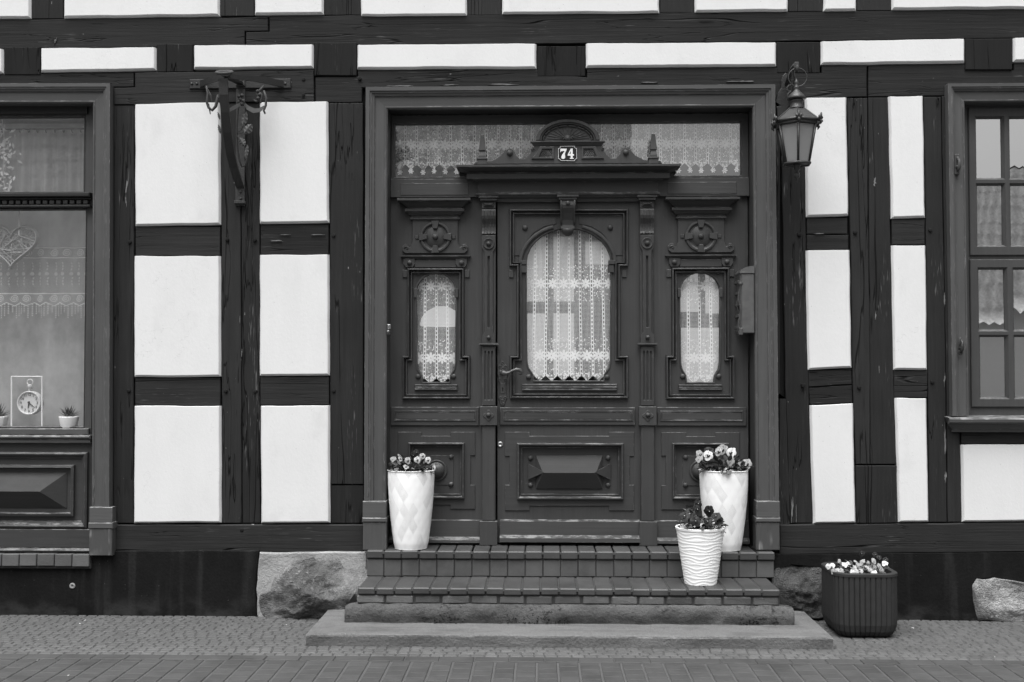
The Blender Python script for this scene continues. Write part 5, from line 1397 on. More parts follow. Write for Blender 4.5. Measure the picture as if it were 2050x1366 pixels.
for kx in range(NS):
    mb = MB(); v = []; idx = [kx*SUB+i for i in range(SUB+1)]
    for z, d, _ in rows:
        for j, i in enumerate(idx):
            g = .007 if j in (0, SUB) else 0
            p = inn(ring[0][i % (NS*SUB)], d+g); v.append((pc.x+p[0], pc.y+p[1], z))
    K = SUB+1; mb.add(v, [[r_*K+i, r_*K+i+1, (r_+1)*K+i+1, (r_+1)*K+i] for r_ in range(len(rows)-1) for i in range(SUB)]); mb.build('slat', M['slat_wood'], pl)
mb = MB(); o0 = rrect(-.003); o1 = rrect(.0); i0 = rrect(.030); n = len(o0); zt_ = Hp
v = [(pc.x+x, pc.y+y, Hp-.020) for x, y in o0]+[(pc.x+x, pc.y+y, Hp-.004) for x, y in o0]+[(pc.x+x, pc.y+y, Hp) for x, y in o1]+[(pc.x+x, pc.y+y, Hp) for x, y in i0]+[(pc.x+x, pc.y+y, Hp-.08) for x, y in i0]
mb.add(v, [[r_*n+i, r_*n+(i+1) % n, (r_+1)*n+(i+1) % n, (r_+1)*n+i] for r_ in range(4) for i in range(n)]); mb.build('rim', M['slat_wood'], pl)
mb = MB(); v = []
for z, d in ((.004, .07), (.085, .012), (Hp-.03, .010)): v += [(pc.x+inn(p, d)[0], pc.y+inn(p, d)[1], z) for p in rrect(.004)]
n = len(rrect(.004)); mb.add(v, [[r_*n+i, r_*n+(i+1) % n, (r_+1)*n+(i+1) % n, (r_+1)*n+i] for r_ in range(2) for i in range(n)]+[list(range(n))]); mb.build('liner', M['black'], pl)
B6 = lambda a, b: (1620+a/6.21, 1080+b/6.21)
fl = []
for a, b, kd, Y in ((295, 320, 'white', -.38), (375, 285, 'white', -.28), (440, 315, 'white', -.36), (490, 318, 'white', -.34), (400, 402, 'white', -.5), (238, 338, 'white', -.40), (580, 285, 'pale_', -.30), (660, 280, 'pale_', -.28), (625, 332, 'pale_', -.40), (560, 360, 'white', -.44), (640, 402, 'white', -.5), (735, 300, 'pale_', -.32), (805, 270, 'pale_', -.26), (875, 335, 'pale_', -.36), (940, 300, 'white', -.28), (705, 355, 'pale_', -.43), (760, 388, 'white', -.49), (585, 410, 'white', -.52), (815, 360, 'pale_', -.42), (655, 180, 'dark', -.20), (825, 195, 'dark', -.20), (870, 222, 'dark', -.22), (950, 258, 'dark', -.22), (545, 415, 'white', -.52), (805, 418, 'white', -.53), (900, 390, 'pale_', -.46), (350, 385, 'pale_', -.46), (305, 400, 'pale_', -.5), (980, 350, 'dark', -.32)):
    fl.append((*B6(a, b), 'white' if kd == 'white' else ('mid' if kd == 'pale_' else 'dark'), Y))
pansies((pc.x, pc.y, Hp-.035), hw-.05, hd-.05, fl, .038, 'small white and grey pansies crowding the dark slatted planter', FG, 200, .085, rng, .036)

# ------------------------------------------------------------------ wall lantern
YL = -.33; k = 1/316.0
lt = thing('wall_lantern', P(1575, 200, 0), 'black six-sided hanging lantern with frosted panes on an iron wall bracket', 'lantern')
cx = P(1595, 250, YL).x; zl_ = lambda py: P(1595, py, YL).z
TW = math.radians(-90-8)
def hexa(r, z): return [(cx+r*math.cos(TW+PI*i/3), YL+r*math.sin(TW+PI*i/3), z) for i in range(6)]
zt_, zb_ = zl_(252), zl_(328); Rt, Rb = .128, .082
top, bot = hexa(Rt, zt_), hexa(Rb, zb_)
for i in range(6):
    j = (i+1) % 6; mb = MB(); s = .94
    c = (Vector(top[i])+Vector(top[j])+Vector(bot[i])+Vector(bot[j]))/4
    q4 = [c+(Vector(p_)-c)*.95 for p_ in (bot[i], bot[j], top[j], top[i])]; nrm = (c-Vector((cx, YL, c.z))).normalized()
    mb.add([p_-nrm*.006 for p_ in q4]+[p_-nrm*.009 for p_ in q4], [[0, 1, 2, 3], [7, 6, 5, 4], [0, 1, 5, 4], [1, 2, 6, 5], [2, 3, 7, 6], [3, 0, 4, 7]]); mb.build('pane', M['frosted'], lt)
mb = MB()
for i in range(6): mb.tube([bot[i], top[i]], [.0075, .009], 6)
for R_, z, w_ in ((Rt+.004, zt_+.004, .010), (Rb+.006, zb_-.003, .009)): mb.tube(hexa(R_, z), w_, 6, True)
mb.tube(hexa(Rt+.016, zt_+.022), .010, 6, True); mb.add(hexa(Rt+.004, zt_)+hexa(Rt+.02, zt_+.02), [[i, (i+1) % 6, 6+(i+1) % 6, 6+i] for i in range(6)]); mb.add(hexa(Rb+.008, zb_-.004), [[5, 4, 3, 2, 1, 0]])
mb.build('frame', M['lantern_metal'], lt)
mb = MB(); v = hexa(Rt+.020, zt_+.026)+hexa(.050, zl_(218)); mb.add(v, [[i, (i+1) % 6, 6+(i+1) % 6, 6+i] for i in range(6)])
for i in range(6): mb.tube([v[i], v[6+i]], .005, 5)
mb.build('roof', M['lantern_metal'], lt)
mb = MB(); z0 = zl_(218)
mb.lathe((cx, YL, 0), [(.052, z0-.004), (.054, z0+.004), (.042, z0+.010), (.041, zl_(205)), (.046, zl_(203)), (.040, zl_(200.5)), (.036, zl_(200))], 20)
mb.lathe((cx, YL, 0), [(.030, zl_(201)), (.058, zl_(199)), (.060, zl_(197)), (.044, zl_(190)), (.024, zl_(184)), (.014, zl_(180)), (.018, zl_(177)), (.018, zl_(175)), (.010, zl_(172)), (.012, zl_(168)), (.013, zl_(164)), (.006, zl_(161)), (.004, zl_(158))], 20); mb.build('chimney_cap', M['lantern_metal'], lt)
for i, p_ in enumerate(hexa(Rt+.024, zt_+.022)):
    d = (Vector(p_)-Vector((cx, YL, p_[2]))).normalized(); tq = Vector((-d.y, d.x, 0)); mb = MB(); p_ = Vector(p_)
    for s_ in (-1, 0, 1): mb.tube([p_-Vector((0, 0, .014)), p_+d*.010+tq*s_*.012+Vector((0, 0, .012)), p_+d*(.014 if s_ == 0 else .008)+tq*s_*.018+Vector((0, 0, .040 if s_ == 0 else .022))], [.009, .011, .004], 6)
    mb.tube([p_+d*.004+Vector((0, 0, .0)), p_+d*.016-Vector((0, 0, .018)), p_+d*.006-Vector((0, 0, .034))], [.010, .010, .003], 6); mb.build('corner_finial', M['lantern_metal'], lt)
mb = MB(); mb.lathe((cx, YL, 0), [(.0001, zl_(366)), (.005, zl_(362)), (.006, zl_(358)), (.016, zl_(355)), (.019, zl_(351)), (.014, zl_(347)), (.008, zl_(344)), (.010, zl_(342)), (.020, zl_(339)), (.017, zl_(335)), (.022, zl_(332)), (.026, zl_(329))], 16); mb.build('drop_finial', M['lantern_metal'], lt)
# bracket: scrolled back plate on the post, arm and hanging hook
bp = [(1567, 152), (1573, 146), (1580, 150), (1579, 182), (1578, 236), (1556, 237), (1554, 214), (1562, 212), (1552, 205), (1556, 189), (1564, 176), (1564, 162)]
mb = MB(); mb.prism(Q(bp, -.03), -.034, -.002, .004); mb.build('back_plate', M['iron'], lt)
pw = P(1575, 165, -.03); ph = Vector((cx+.004, YL, zl_(131)))
mb = MB(); pts = [pw+Vector((0, 0, -.02)), Vector((pw.x+.01, -.10, pw.z+.045)), Vector((pw.x+(cx-pw.x)*.55, -.20, ph.z+.012)), Vector((cx, YL+.05, ph.z+.012)), ph, ph-Vector((0, .012, .02)), ph-Vector((0, .004, .045))]
mb.tube(pts, [.016, .016, .015, .014, .015, .011, .008], 7)
mb.tube([pw+Vector((0, 0, -.20)), Vector((pw.x+.01, -.09, pw.z-.16)), Vector((pw.x+.02, -.17, pw.z-.02)), Vector((pw.x+(cx-pw.x)*.6, -.22, ph.z))], .010, 6)
for t in (0, 1): mb.tube([Vector((pw.x+.010+.03*math.cos(a*.7)*(1-a*.06), -.09-.02*t, pw.z-.06-.05*t+.03*math.sin(a*.7)*(1-a*.06))) for a in range(10)], .007, 5)
mb.cube(cx-.014, cx+.016, YL-.012, YL+.012, ph.z-.022, ph.z+.020, .004); mb.build('bracket_arm', M['rusty_iron'], lt)
mb = MB(); rc_ = 18.5/316; cz = zl_(155); mb.tube([(cx+.008+rc_*math.cos(2*PI*i/28), YL, cz+rc_*math.sin(2*PI*i/28)) for i in range(28)], .0035, 6, True); mb.build('hanging_ring', M['lantern_metal'], lt)

# ------------------------------------------------------------------ wrought-iron sign bracket
ib = thing('iron_sign_bracket', P(480, 280, 0), 'empty wrought-iron sign bracket with scrolls and leaves on the post beside the shop window', 'sign bracket')
Yf = -.37; pt = lambda px, py, Y: P(px, py, Y)
def flat(pts, wd, th, m, name, side=(1, 0, 0)):          # forged strap: rectangular section swept along points
    mb = MB(); v = []; pts = [Vector(p_) for p_ in pts]; sx = Vector(side)
    for i, p_ in enumerate(pts):
        a = pts[max(0, i-1)]; b = pts[min(len(pts)-1, i+1)]; t = (b-a).normalized(); s_ = (sx-t*sx.dot(t)).normalized(); n_ = t.cross(s_)
        w_ = wd[i] if isinstance(wd, list) else wd
        v += [p_-s_*w_/2-n_*th/2, p_+s_*w_/2-n_*th/2, p_+s_*w_/2+n_*th/2, p_-s_*w_/2+n_*th/2]
    n = len(pts); mb.add(v, [[i*4+q, i*4+(q+1) % 4, i*4+4+(q+1) % 4, i*4+4+q] for i in range(n-1) for q in range(4)]+[[0, 1, 2, 3], [4*n-4, 4*n-3, 4*n-2, 4*n-1]])
    return mb.build(name, m, ib)
r = RECT(379, 158, 582, 177, -.02); mb = MB(); mb.box((r[0], r[1], r[2], r[3]), -.020, -.004, .004)
for px in (384, 394, 571, 560): q = P(px, 168, -.02); mb.knob((q.x, -.018, q.z), .010, .010, 8)
mb.build('cross_bar', M['iron'], ib)
r = RECT(472, 157, 490, 172, -.03); mb = MB(); mb.box(r, -.032, -.01, .004); r = RECT(472, 172, 490, 412, -.012); mb.box(r, -.014, -.001, .002)
r = RECT(472, 375, 490, 406, -.02); mb.box(r, -.030, -.012, .004); r = RECT(469, 402, 491, 408, -.03); mb.box(r, -.042, -.008, .003)
for py in (162, 384, 398): q = P(482, py, -.03); mb.knob((q.x, -.028, q.z), .011, .012, 8)
mb.build('wall_strap', M['rusty_iron'], ib)
fr = pt(450, 150, Yf)
flat([pt(402, 168, -.02), pt(425, 160, -.18), fr+Vector((-.005, .03, .0))], [.045, .036, .03], .012, M['iron'], 'stay', (0, 0, 1))
flat([pt(566, 168, -.02), pt(510, 158, -.18), fr+Vector((.005, .03, .0))], [.045, .036, .03], .012, M['iron'], 'stay', (0, 0, 1))
flat([pt(481, 167, -.02), pt(466, 160, -.2), fr], .045, .014, M['iron'], 'top_arm')
mb = MB(); mb.tube([(fr.x+.050*math.cos(2*PI*i/20), fr.y-.01+.03*math.sin(2*PI*i/20), fr.z+.012+.014*math.sin(2*PI*i/20)) for i in range(20)], .011, 7, True); mb.build('eye_ring', M['rusty_iron'], ib)
# the great curved strut, broad face to the street
ctrl = [(447, 158, Yf), (448, 190, Yf+.005), (451, 225, Yf+.03), (455, 265, Yf+.075), (461, 305, Yf+.14), (468, 335, Yf+.21), (475, 358, Yf+.28), (481, 376, -.028)]
flat([pt(*c_) for c_ in ctrl], [.060, .058, .056, .056, .056, .056, .054, .05], .012, M['iron'], 'curved_strut')
# scrolls and festoon hung beneath the arm
def curl(c0, r0, turns, Y, s_, n=20, start=0.0):
    c0 = P(c0[0], c0[1], Y); return [(c0.x+s_*r0*(1-i/n*.8)*math.cos(start+turns*2*PI*i/n), Y, c0.z+r0*(1-i/n*.8)*math.sin(start+turns*2*PI*i/n)) for i in range(n+1)]
mb = MB(); Yh = -.2
mb.tube([pt(413, 172, Yh), pt(416, 188, Yh), pt(414, 205, Yh), pt(418, 216, Yh), pt(425, 221, Yh), pt(432, 213, Yh), pt(435, 200, Yh), pt(436, 190, Yh)], [.006, .008, .009, .009, .010, .011, .011, .006], 6)
mb.tube([pt(417, 208, Yh), pt(420, 222, Yh), pt(421, 229, Yh)], [.006, .005, .003], 5); mb.tube([pt(415, 180, Yh), pt(422, 192, Yh), pt(424, 203, Yh)], [.008, .007, .003], 5)
mb.tube([pt(430, 205, Yh), pt(437, 196, Yh), pt(440, 186, Yh)], [.004, .010, .003], 5)
mb.build('scroll', M['rusty_iron'], ib)
mb = MB(); Yr = -.16
mb.tube([pt(528, 172, Yr), pt(522, 180, Yr), pt(515, 186, Yr), pt(520, 196, Yr), pt(514, 204, Yr), pt(508, 201, Yr)], [.006, .011, .012, .010, .009, .005], 6)
mb.tube([pt(528, 182, Yr), pt(533, 196, Yr), pt(532, 212, Yr), pt(528, 222, Yr), pt(531, 228, Yr)], [.008, .008, .008, .007, .006], 6)
mb.tube([pt(517, 182, Yr), pt(524, 190, Yr), pt(522, 206, Yr), pt(518, 208, Yr)], [.009, .009, .006, .003], 6)
for cc in ((516, 183), (520, 190), (517, 197)): mb.knob(pt(*cc, Yr-.005), .012, .014, 8)
mb.build('scroll', M['rusty_iron'], ib)
flat([pt(458, 222, -.24), pt(468, 216, -.22), pt(479, 210, -.2), pt(486, 204, -.19)], [.018, .024, .02, .01], .006, M['iron_leaf'], 'festoon', (0, 0, 1))
flat([pt(488, 206, -.18), pt(496, 216, -.17), pt(508, 222, -.165), pt(519, 221, -.16), pt(530, 213, -.16)], [.008, .028, .032, .026, .012], .006, M['iron_leaf'], 'festoon', (0, 0, 1))
mb = MB()
for cc in ((479, 194), (485, 192), (482, 200), (487, 203), (478, 205), (485, 209)): mb.knob(pt(*cc, -.19), .014, .018, 8)
mb.build('rosette', M['rusty_iron'], ib)
mb = MB(); Ys_ = -.12
mb.tube([pt(479, 206, -.18), pt(476, 230, -.17), pt(474, 260, -.16), pt(475, 295, -.14), pt(479, 320, -.12), pt(485, 334, -.11), pt(491, 331, -.11), pt(494, 318, -.11), pt(493, 300, -.12)], [.006, .006, .007, .007, .007, .007, .007, .006, .004], 6)
mb.tube([pt(475, 265, -.16), pt(482, 261, -.16), pt(487, 252, -.16)], .005, 5); mb.tube([pt(475, 266, -.16), pt(484, 267, -.16), pt(489, 263, -.16)], .005, 5); mb.tube([pt(475, 272, -.16), pt(479, 278, -.16), pt(481, 282, -.16)], .005, 5)
mb.build('stem', M['rusty_iron'], ib)
def ileaf(a, b, wd, Y, tip=None):
    A, B = pt(*a, Y), pt(*b, Y); d = B-A; n_ = Vector((-d.z, 0, d.x)).normalized(); mb = MB(); v = []; N = 8
    for i in range(N+1):
        t = i/N; w_ = wd*math.sin(PI*(t*.96+.02))**.8; c_ = A+d*t
        v += [c_-n_*w_+Vector((0, .008*(i % 2), 0)), c_+Vector((0, -.012, 0)), c_+n_*w_+Vector((0, .008*(i % 2), 0))]
    mb.add(v, [[i*3+q, i*3+q+1, i*3+q+4, i*3+q+3] for i in range(N) for q in (0, 1)]); o = mb.build('iron_leaf', M['iron_leaf'], ib)
    return o
for a, b, w_ in (((486, 254), (493, 224), .020), ((489, 268), (504, 249), .030), ((480, 276), (490, 292), .022), ((492, 318), (495, 290), .013), ((437, 250), (441, 268), .010), ((436, 225), (440, 240), .008)):
    ileaf(a, b, w_, -.17)

# ------------------------------------------------------------------ mailbox on the right reveal, bell on the left
mx1 = CASX1-.001; mx0 = P(1484, 600, -.035).x; my0, my1 = -.045, .128
zt_, zb_ = P(1495, 548, my0).z, P(1495, 667, my0).z
mbx = thing('mailbox', (mx1, .05, zb_), 'narrow metal mailbox with ornate front fixed inside the doorway', 'mailbox')
mb = MB(); mb.cube(mx0, mx1, my0, my1, zb_, zt_, .004); mb.build('box_body', M['box_metal'], mbx)
mb = MB(); n = 10                                        # barrel lid
v = []
for i in range(n+1):
    a = PI/2*i/n; x = mx0-.012+(mx1-mx0+.012)*(1-math.cos(a)); z = zt_+.002+.048*math.sin(a)
    v += [(x, my0-.008, z), (x, my1+.004, z)]
v += [(mx1, my0-.008, zt_+.002), (mx1, my1+.004, zt_+.002)]
m_ = len(v)//2; mb.add(v, [[2*i, 2*i+1, (2*i+3) % (2*m_), (2*i+2) % (2*m_)] for i in range(m_)]+[[2*i for i in range(m_)], [2*i+1 for i in range(m_)]]); mb.build('lid', M['box_metal'], mbx)
mb = MB(); xf = mx0
mb.cube(xf-.010, xf+.002, my0+.004, my1-.004, zb_-.004, zt_+.012, .003)
for i in range(5): mb.cube(xf-.020, xf-.006, my0+.012, my1-.012, zb_+.03+i*.075, zb_+.05+i*.075, .003)
mb.tube([(xf-.014, my0+.004, zt_-.05+.03*math.sin(a*.9)) if False else (xf-.012-.008*math.sin(a), my0+.006, zb_+.012+a*.028) for a in range(13)], .006, 5)
mb.tube([(xf-.012-.008*math.cos(a), my0+.05, zb_+.012+a*.028) for a in range(13)], .006, 5)
mb.cube(xf-.020, xf+.008, my0-.006, my0+.016, zb_-.014, zb_+.034, .004); mb.cube(xf-.018, xf+.010, my0-.006, my0+.014, zt_-.075, zt_-.055, .004)
mb.build('ornate_front', M['box_dark'], mbx)
bl = thing('door_bell', P(780, 660, .0), 'small metal bell push fixed to the side of the door recess', 'door bell')
x0 = CASX0; z0, z1 = P(780, 671, .0).z, P(780, 649, .0).z; mb = MB(); mb.cube(x0-.002, x0+.022, -.03, .03, z0, z1, .004); mb.build('housing', M['box_dark'], bl)
mb = MB(); mb.cube(x0+.004, x0+.026, -.036, -.012, z0+.038, z1-.004, .003); mb.build('name_tag', M['steel'], bl)
mb = MB(); mb.lathe((x0+.010, -.034, z0+.022), [(.008, -.004), (.008, .004), (.005, .006)], 10, 'Y'); mb.build('push_button', M['steel'], bl)

# ------------------------------------------------------------------ shop window display
YDp = .30
c0, c1 = P(-240, 400, .2), P(176, 400, .2)
curt = curtain('sheer_curtain', -250, 174, 262, 392, .20, 'sheer', 'gathered sheer curtain across the top light of the shop window', 'curtain', 17, .016, None, 400, 2, 2)
rod = thing('curtain_rod', P(0, 258, .19), 'slim dark curtain rod across the top light of the shop window', 'curtain rod'); mb = MB(); mb.tube([P(-250, 261, .19), P(176, 258, .19)], .006, 8); mb.build('rod', M['iron'], rod)
mb = MB()
for i in range(24): q = P(-240+i*17.5, 261, .19); mb.tube([(q.x, .19+.011*math.cos(a), q.z-.002+.013*math.sin(a)) for a in [k*PI/4 for k in range(8)]], .003, 5, True)
mb.build('curtain_rings', M['iron'], rod, 'stuff')
curtain('cafe_curtain', -250, 176, 420, 637, .24, 'cafe', 'embroidered sheer cafe curtain with rose bands and beaded fringe in the shop window', 'curtain', 11, .012, None, 300, 2, 2)
dbm = MB(); r = RECT(-262, 205, 190, 870, .40); dbm.box(r, .40, .43); tag(dbm.build('display_board', M['backing'], None), 'grey board with painted-in blurred reflections closing the back of the shop window display', 'board')
# wicker heart
hc = P(24, 488, .17); hs = 1/293.0
ht = thing('wicker_heart', hc, 'white wicker heart hanging in the shop window', 'decoration')
def heart(t, s): return (16*math.sin(t)**3*s*3.45, (13*math.cos(t)-5*math.cos(2*t)-2*math.cos(3*t)-math.cos(4*t))*s*3.05)
mb = MB(); pts = [heart(2*PI*i/40, hs) for i in range(40)]
for q in range(3): mb.tube([(hc.x+x*(1-.03*q), hc.y-.008*q, hc.z+z*(1-.03*q)) for x, z in pts], .0055, 6, True)
mb.build('heart_rim', M['wicker'], ht)
rg = random.Random(9); mb = MB(); even = along([(x, z) for x, z in pts], 60)
for i in range(105):
    ia, ib_ = rg.randrange(60), rg.randrange(60)
    a, b = even[ia], even[ib_]
    if math.dist(a, b) < .07: continue
    if any(abs(q-30) < 5 for q in (ia, ib_)) and rg.random() < .7: continue
    # strands crossing the notch would hang in the air
    mid = ((a[0]+b[0])/2, (a[1]+b[1])/2)
    if abs(mid[0]) < .06 and mid[1] > 5*hs*3.05*1.0: continue
    y = rg.uniform(-.018, .012); mb.tube([(hc.x+a[0], hc.y, hc.z+a[1]), (hc.x+mid[0], hc.y+y, hc.z+mid[1]), (hc.x+b[0], hc.y, hc.z+b[1])], rg.uniform(.0028, .005), 5)
mb.build('wicker_strands', M['wicker'], ht, 'stuff')
mb = MB(); tp = P(39, 419, .17); mb.box((tp.x-.006, hc.z+.05, tp.x+.004, tp.z+.03), .166, .172); mb.build('ribbon', M['white_metal'], ht)
# dried garland at the left of the window
gl_ = thing('leaf_garland', P(8, 300, .16), 'pale dried leaf garland hanging in the top light of the shop window', 'garland')
mb = MB(); mb.tube([P(4, 240, .16), P(10, 290, .16), P(6, 350, .16), P(12, 392, .16)], .004, 5); mb.build('stem', M['wicker'], gl_)
mb = MB()
for i in range(110):
    q = rg.random(); px = 8+rg.gauss(0, 12)*(1.15-q*.4); py = 248+q*150; p_ = P(px, py, .16+rg.uniform(-.03, .03)); a = rg.uniform(0, 2*PI); s = rg.uniform(.012, .024)
    d = Vector((math.cos(a), rg.uniform(-.5, .5), math.sin(a)))*s; n_ = Vector((-d.z, 0, d.x))*.4
    mb.add([p_-d, p_+n_, p_+d, p_-n_], [[0, 1, 2, 3]])
simple('dry_leaf', .55, .8, .2, 0, .3); mb.build('leaves', M['dry_leaf'], gl_, 'stuff')
# clock hung in a wire frame
zsill = P(60, 856, .15).z
ck = thing('mantel_clock', P(58, 856, .15), 'white round clock hanging in a white rectangular frame on the window ledge', 'clock')
mb = MB(); a = lambda px, py, y: P(px, py, y)
for y, dx in ((.10, 0), (.19, 0)):
    mb.tube([(P(23, 855, y).x, y, zsill), (P(23, 755, y).x, y, P(23, 754, .12).z), (P(84, 755, y).x, y, P(84, 754, .12).z), (P(84, 855, y).x, y, zsill)], .006, 4)
for px in (23, 84): mb.tube([(P(px, 754, .10).x, .10, P(px, 754, .12).z), (P(px, 754, .19).x, .19, P(px, 754, .12).z)], .005, 4)
mb.build('frame', M['white_metal'], ck)
cc = P(59.5, 807, .14); mb = MB(); R_ = 24.5/296
mb.lathe((cc.x, .15, cc.z), [(R_*.98, -.03), (R_, .0), (R_, .02), (R_*.95, .032), (R_*.88, .028), (R_*.86, .018)], 36, 'Y', cap=False)
mb.lathe((cc.x, .14, 0), [(.012, cc.z+R_-.004), (.010, cc.z+R_+.02), (.016, cc.z+R_+.024), (.016, cc.z+R_+.04), (.006, cc.z+R_+.046)], 12)
q = Vector((cc.x, .14, cc.z+R_+.06)); mb.tube([(q.x+.020*math.cos(t), .14, q.z+.020*math.sin(t)) for t in [2*PI*i/16 for i in range(16)]], .004, 5, True); mb.build('clock_case', M['white_metal'], ck)
mb = MB(); mb.lathe((cc.x, .133, cc.z), [(R_*.88, 0), (.0001, .001)], 32, 'Y', cap=False); mb.build('dial', M['white_ceramic'], ck)
for i in range(12):
    t = PI/2-2*PI*(i+1)/12; cu = bpy.data.curves.new('hour_numeral', 'FONT'); cu.body = str(i+1); cu.size = .026; cu.align_x = 'CENTER'; cu.align_y = 'CENTER'; cu.extrude = .0004; cu.resolution_u = 2
    tmp = bpy.data.objects.new('numeral_curve', cu); me = bpy.data.meshes.new_from_object(tmp); bpy.data.objects.remove(tmp)
    me.materials.clear(); me.materials.append(M['iron'])
    o = link('hour_numeral', me, (cc.x+R_*.68*math.cos(t), .130, cc.z+R_*.68*math.sin(t)), ck); o.rotation_euler = (PI/2, 0, 0)
mb = MB()
for ang, L, w_ in ((math.radians(-38), R_*.62, .0035), (math.radians(-100), R_*.45, .0045)):
    mb.tube([(cc.x-.012*math.cos(ang), .128, cc.z-.012*math.sin(ang)), (cc.x+L*math.cos(ang), .128, cc.z+L*math.sin(ang))], [w_, w_*.5], 5)
mb.knob((cc.x, .130, cc.z), .006, .006); mb.build('clock_hands', M['iron'], ck)
def succulent(px, label, Y=.12, sc=1.0):
    b = P(px, 856, Y); t = thing('potted_succulent', (b.x, Y, zsill), label, 'potted plant', 'potted succulents on the window ledge'); mb = MB()
    mb.lathe((b.x, Y, zsill), [(.052, 0), (.054, .004), (.066, .070), (.067, .076), (.062, .077), (.060, .06)], 24); mb.build('pot', M['white_ceramic'], t)
    for i in range(26):
        an = i*2.4; el = .35+1.05*(i/26); L = (.095-.02*(i % 3)*.5)*sc; d = Vector((math.cos(an)*math.cos(el), math.sin(an)*math.cos(el), math.sin(el))); s_ = Vector((-math.sin(an), math.cos(an), 0)); up = d.cross(s_)
        o_ = Vector((b.x, Y, zsill+.070)); mb = MB(); w_ = .0085
        mb.add([o_-s_*w_*.6, o_+s_*w_*.6, o_+d*L*.4+s_*w_, o_+d*L, o_+d*L*.4-s_*w_, o_+d*L*.35-up*.006], [[0, 5, 4], [1, 2, 5], [0, 1, 5], [4, 5, 3], [5, 2, 3], [0, 4, 3, 2, 1]]); mb.build('leaf', M['leaf_dark'], t)
    return t
succulent(138, 'spiky succulent in a white pot beside the clock in the shop window')
succulent(-4, 'spiky succulent cut by the left edge of the picture', .13, 1.15)

# ------------------------------------------------------------------ across the street: what the window glass mirrors
def house_box(name, x0, x1, yf, depth, eave, ridge, label, wins, wall='far_white', tile=True):
    t = thing(name, ((x0+x1)/2, yf, 0), label, 'house'); mb = MB(); mb.cube(x0, x1, yf-depth, yf, -.05, eave)
    mb.add([(x0, yf, eave), (x0, yf-depth, eave), (x0, yf-depth/2, ridge), (x1, yf, eave), (x1, yf-depth, eave), (x1, yf-depth/2, ridge)], [[0, 1, 2], [3, 5, 4]]); mb.build('wall', M[wall], t)
    mb = MB(); o = .45; n = int((x1-x0+2*o)/.24); k = 9; v = []
    for s_, ye in ((0, yf+o), (1, yf-depth-o)):
        for j in range(k*2+1):
            q = (j//2)/k if j % 2 == 0 else (j//2+1)/k; y = ye+(yf-depth/2-ye)*q; z = eave-.25+(ridge-eave+.3)*q+(.05 if j % 2 == 0 else 0.0)
            for i in range(n*4+1): v.append((x0-o+(x1-x0+2*o)*i/(n*4), y, z+.045*math.sin(PI/2*i)))
    N = n*4+1; rows_ = k*2+1
    mb.add(v, [[b_+j*N+i, b_+j*N+i+1, b_+(j+1)*N+i+1, b_+(j+1)*N+i] for b_ in (0, rows_*N) for j in range(rows_-1) for i in range(N-1)], 0, True); mb.build('roof', M['far_tile'], t)
    for wx, wz, ww, wh in wins:
        mb = MB(); r = (wx-ww/2, wz, wx+ww/2, wz+wh); y = yf
        def bx(a, b, c, d, y0, y1): mb.cube(a, c, y0, y1, b, d)
        bx(r[0], r[1], r[0]+.07, r[3], y+.002, y+.06); bx(r[2]-.07, r[1], r[2], r[3], y+.002, y+.06); bx(r[0]+.07, r[3]-.07, r[2]-.07, r[3], y+.002, y+.055); bx(r[0]+.07, r[1], r[2]-.07, r[1]+.07, y+.002, y+.055); bx((r[0]+r[2])/2-.035, r[1]+.07, (r[0]+r[2])/2+.035, r[3]-.07, y+.002, y+.05)
        f_ = mb.build('window', M['far_white'], t)
        mb = MB(); mb.add([(r[0]+.05, y+.02, r[1]+.05), (r[2]-.05, y+.02, r[1]+.05), (r[2]-.05, y+.02, r[3]-.05), (r[0]+.05, y+.02, r[3]-.05)], [[0, 1, 2, 3]]); mb.build('pane', M['window_dark'], f_)
    return t
house_box('tiled_cottage', 5.6, 17.0, -15.0, 8.0, 3.0, 6.3, 'low white tiled house mirrored in the panes of the casement window', [(7.7, 1.0, .8, 1.15), (10.6, 1.2, .9, 1.2), (12.6, .9, 1.1, 1.35), (14, .9, 1.1, 1.35)])
house_box('white_house', -14.5, 1.6, -16.0, 8.0, 5.4, 8.8, 'two-storey white house mirrored faintly in the glass of the door', [(-5.2, .9, 1.1, 1.5), (-3.2, .9, 1.1, 1.5), (-1.0, .9, 1.1, 1.5), (.6, .9, 1.0, 1.5), (-5.2, 3.4, 1.1, 1.4), (-3.2, 3.4, 1.1, 1.4), (-1.0, 3.4, 1.1, 1.4), (.6, 3.4, 1.0, 1.4)])
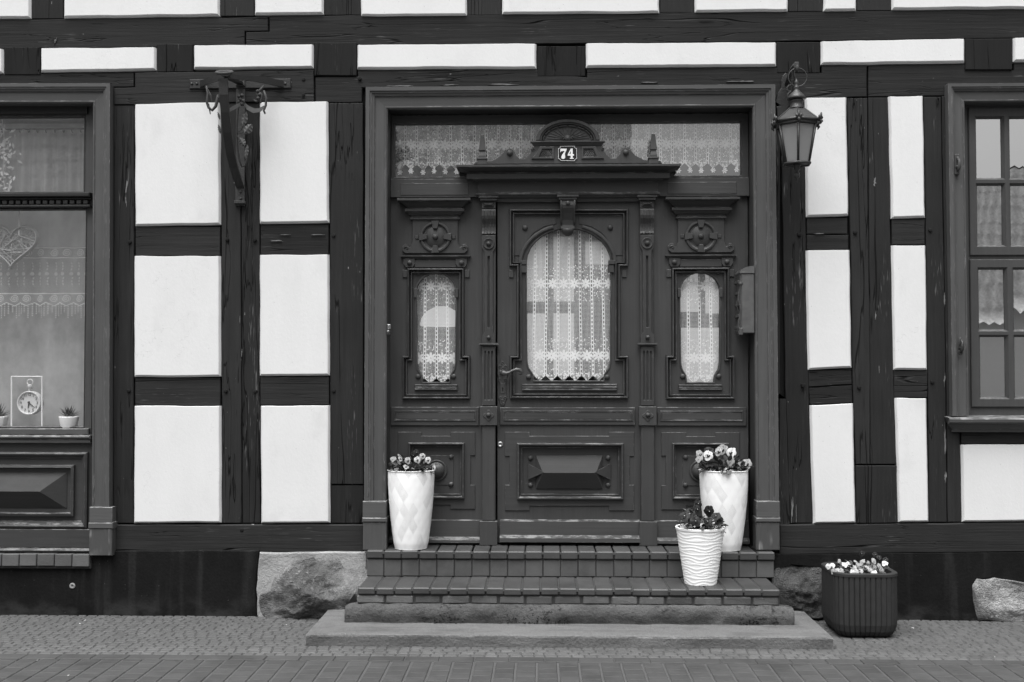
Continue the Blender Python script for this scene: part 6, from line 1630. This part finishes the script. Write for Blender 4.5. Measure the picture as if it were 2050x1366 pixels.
def tree(x, y, h, cr, label, n, rg):
    t = thing('street_tree', (x, y, 0), label, 'tree'); mb = MB()
    mb.tube([(x, y, -.05), (x+.05, y, h*.25), (x-.05, y+.1, h*.5), (x, y, h*.8)], [.22, .17, .12, .05], 9)
    for i in range(9):
        a = i*2.4; z0 = h*(.35+.04*i); L = cr*(.9-.05*i); mb.tube([(x, y, z0), (x+L*.5*math.cos(a), y+L*.5*math.sin(a), z0+L*.4), (x+L*.9*math.cos(a), y+L*.9*math.sin(a), z0+L*.7)], [.07, .05, .02], 6)
    mb.build('trunk', M['bark'], t); mb = MB()
    cl = [(rg.gauss(0, .45)*cr, rg.gauss(0, .45)*cr, h*.62+rg.gauss(0, .42)*cr, rg.uniform(.25, .55)*cr*.7) for _ in range(34)]
    for i in range(n):
        c_ = rg.choice(cl); d = Vector((rg.gauss(0, 1), rg.gauss(0, 1), rg.gauss(0, 1))).normalized()*c_[3]*rg.random()**.4
        p_ = Vector((x+c_[0], y+c_[1], c_[2]))+d; u_ = Vector((rg.gauss(0, 1), rg.gauss(0, 1), rg.gauss(0, 1))).normalized()*.09; w_ = u_.orthogonal().normalized()*.05
        mb.add([p_-u_, p_+w_, p_+u_, p_-w_], [[0, 1, 2, 3]])
    mb.build('crown', M['tree_leaf'], t, 'stuff'); return t
house_box('added_yard_building', -4.5, 7.5, 17.0, 7.0, 4.4, 6.5, 'added pale yard building, a backdrop that brightens the door glass', [], 'backdrop_wall')  # added backdrop behind the hall's back openings, brightens the door glass
tree(-3.2, -11.5, 6.3, 1.5, 'leafy street tree mirrored in the glass above the door', 4200, random.Random(3))

# a little street litter
lit = MB(); rg = random.Random(21)
for i in range(46):
    x = rg.uniform(-3.2, 3.2); y = rg.choice([rg.uniform(-.35, -.06), rg.uniform(-1.6, -.4)])
    if fx0-.3 < x < fx1+.3 and y > SLAB_Y0-.03: continue
    a = rg.uniform(0, PI); s = rg.uniform(.004, .013); z = .008
    lit.add([(x-s*math.cos(a), y-s*math.sin(a), z), (x+s*.4*math.sin(a), y-s*.4*math.cos(a), z+.003), (x+s*math.cos(a), y+s*math.sin(a), z+.001), (x-s*.4*math.sin(a), y+s*.4*math.cos(a), z+.002)], [[0, 1, 2, 3]], rg.choice([0, 0, 1]))
o = lit.build('litter', [M['stem'], M['dry_leaf']], None, 'stuff'); tag(o, 'scraps of dry leaf and twig lying on the cobbles and paving', 'litter')
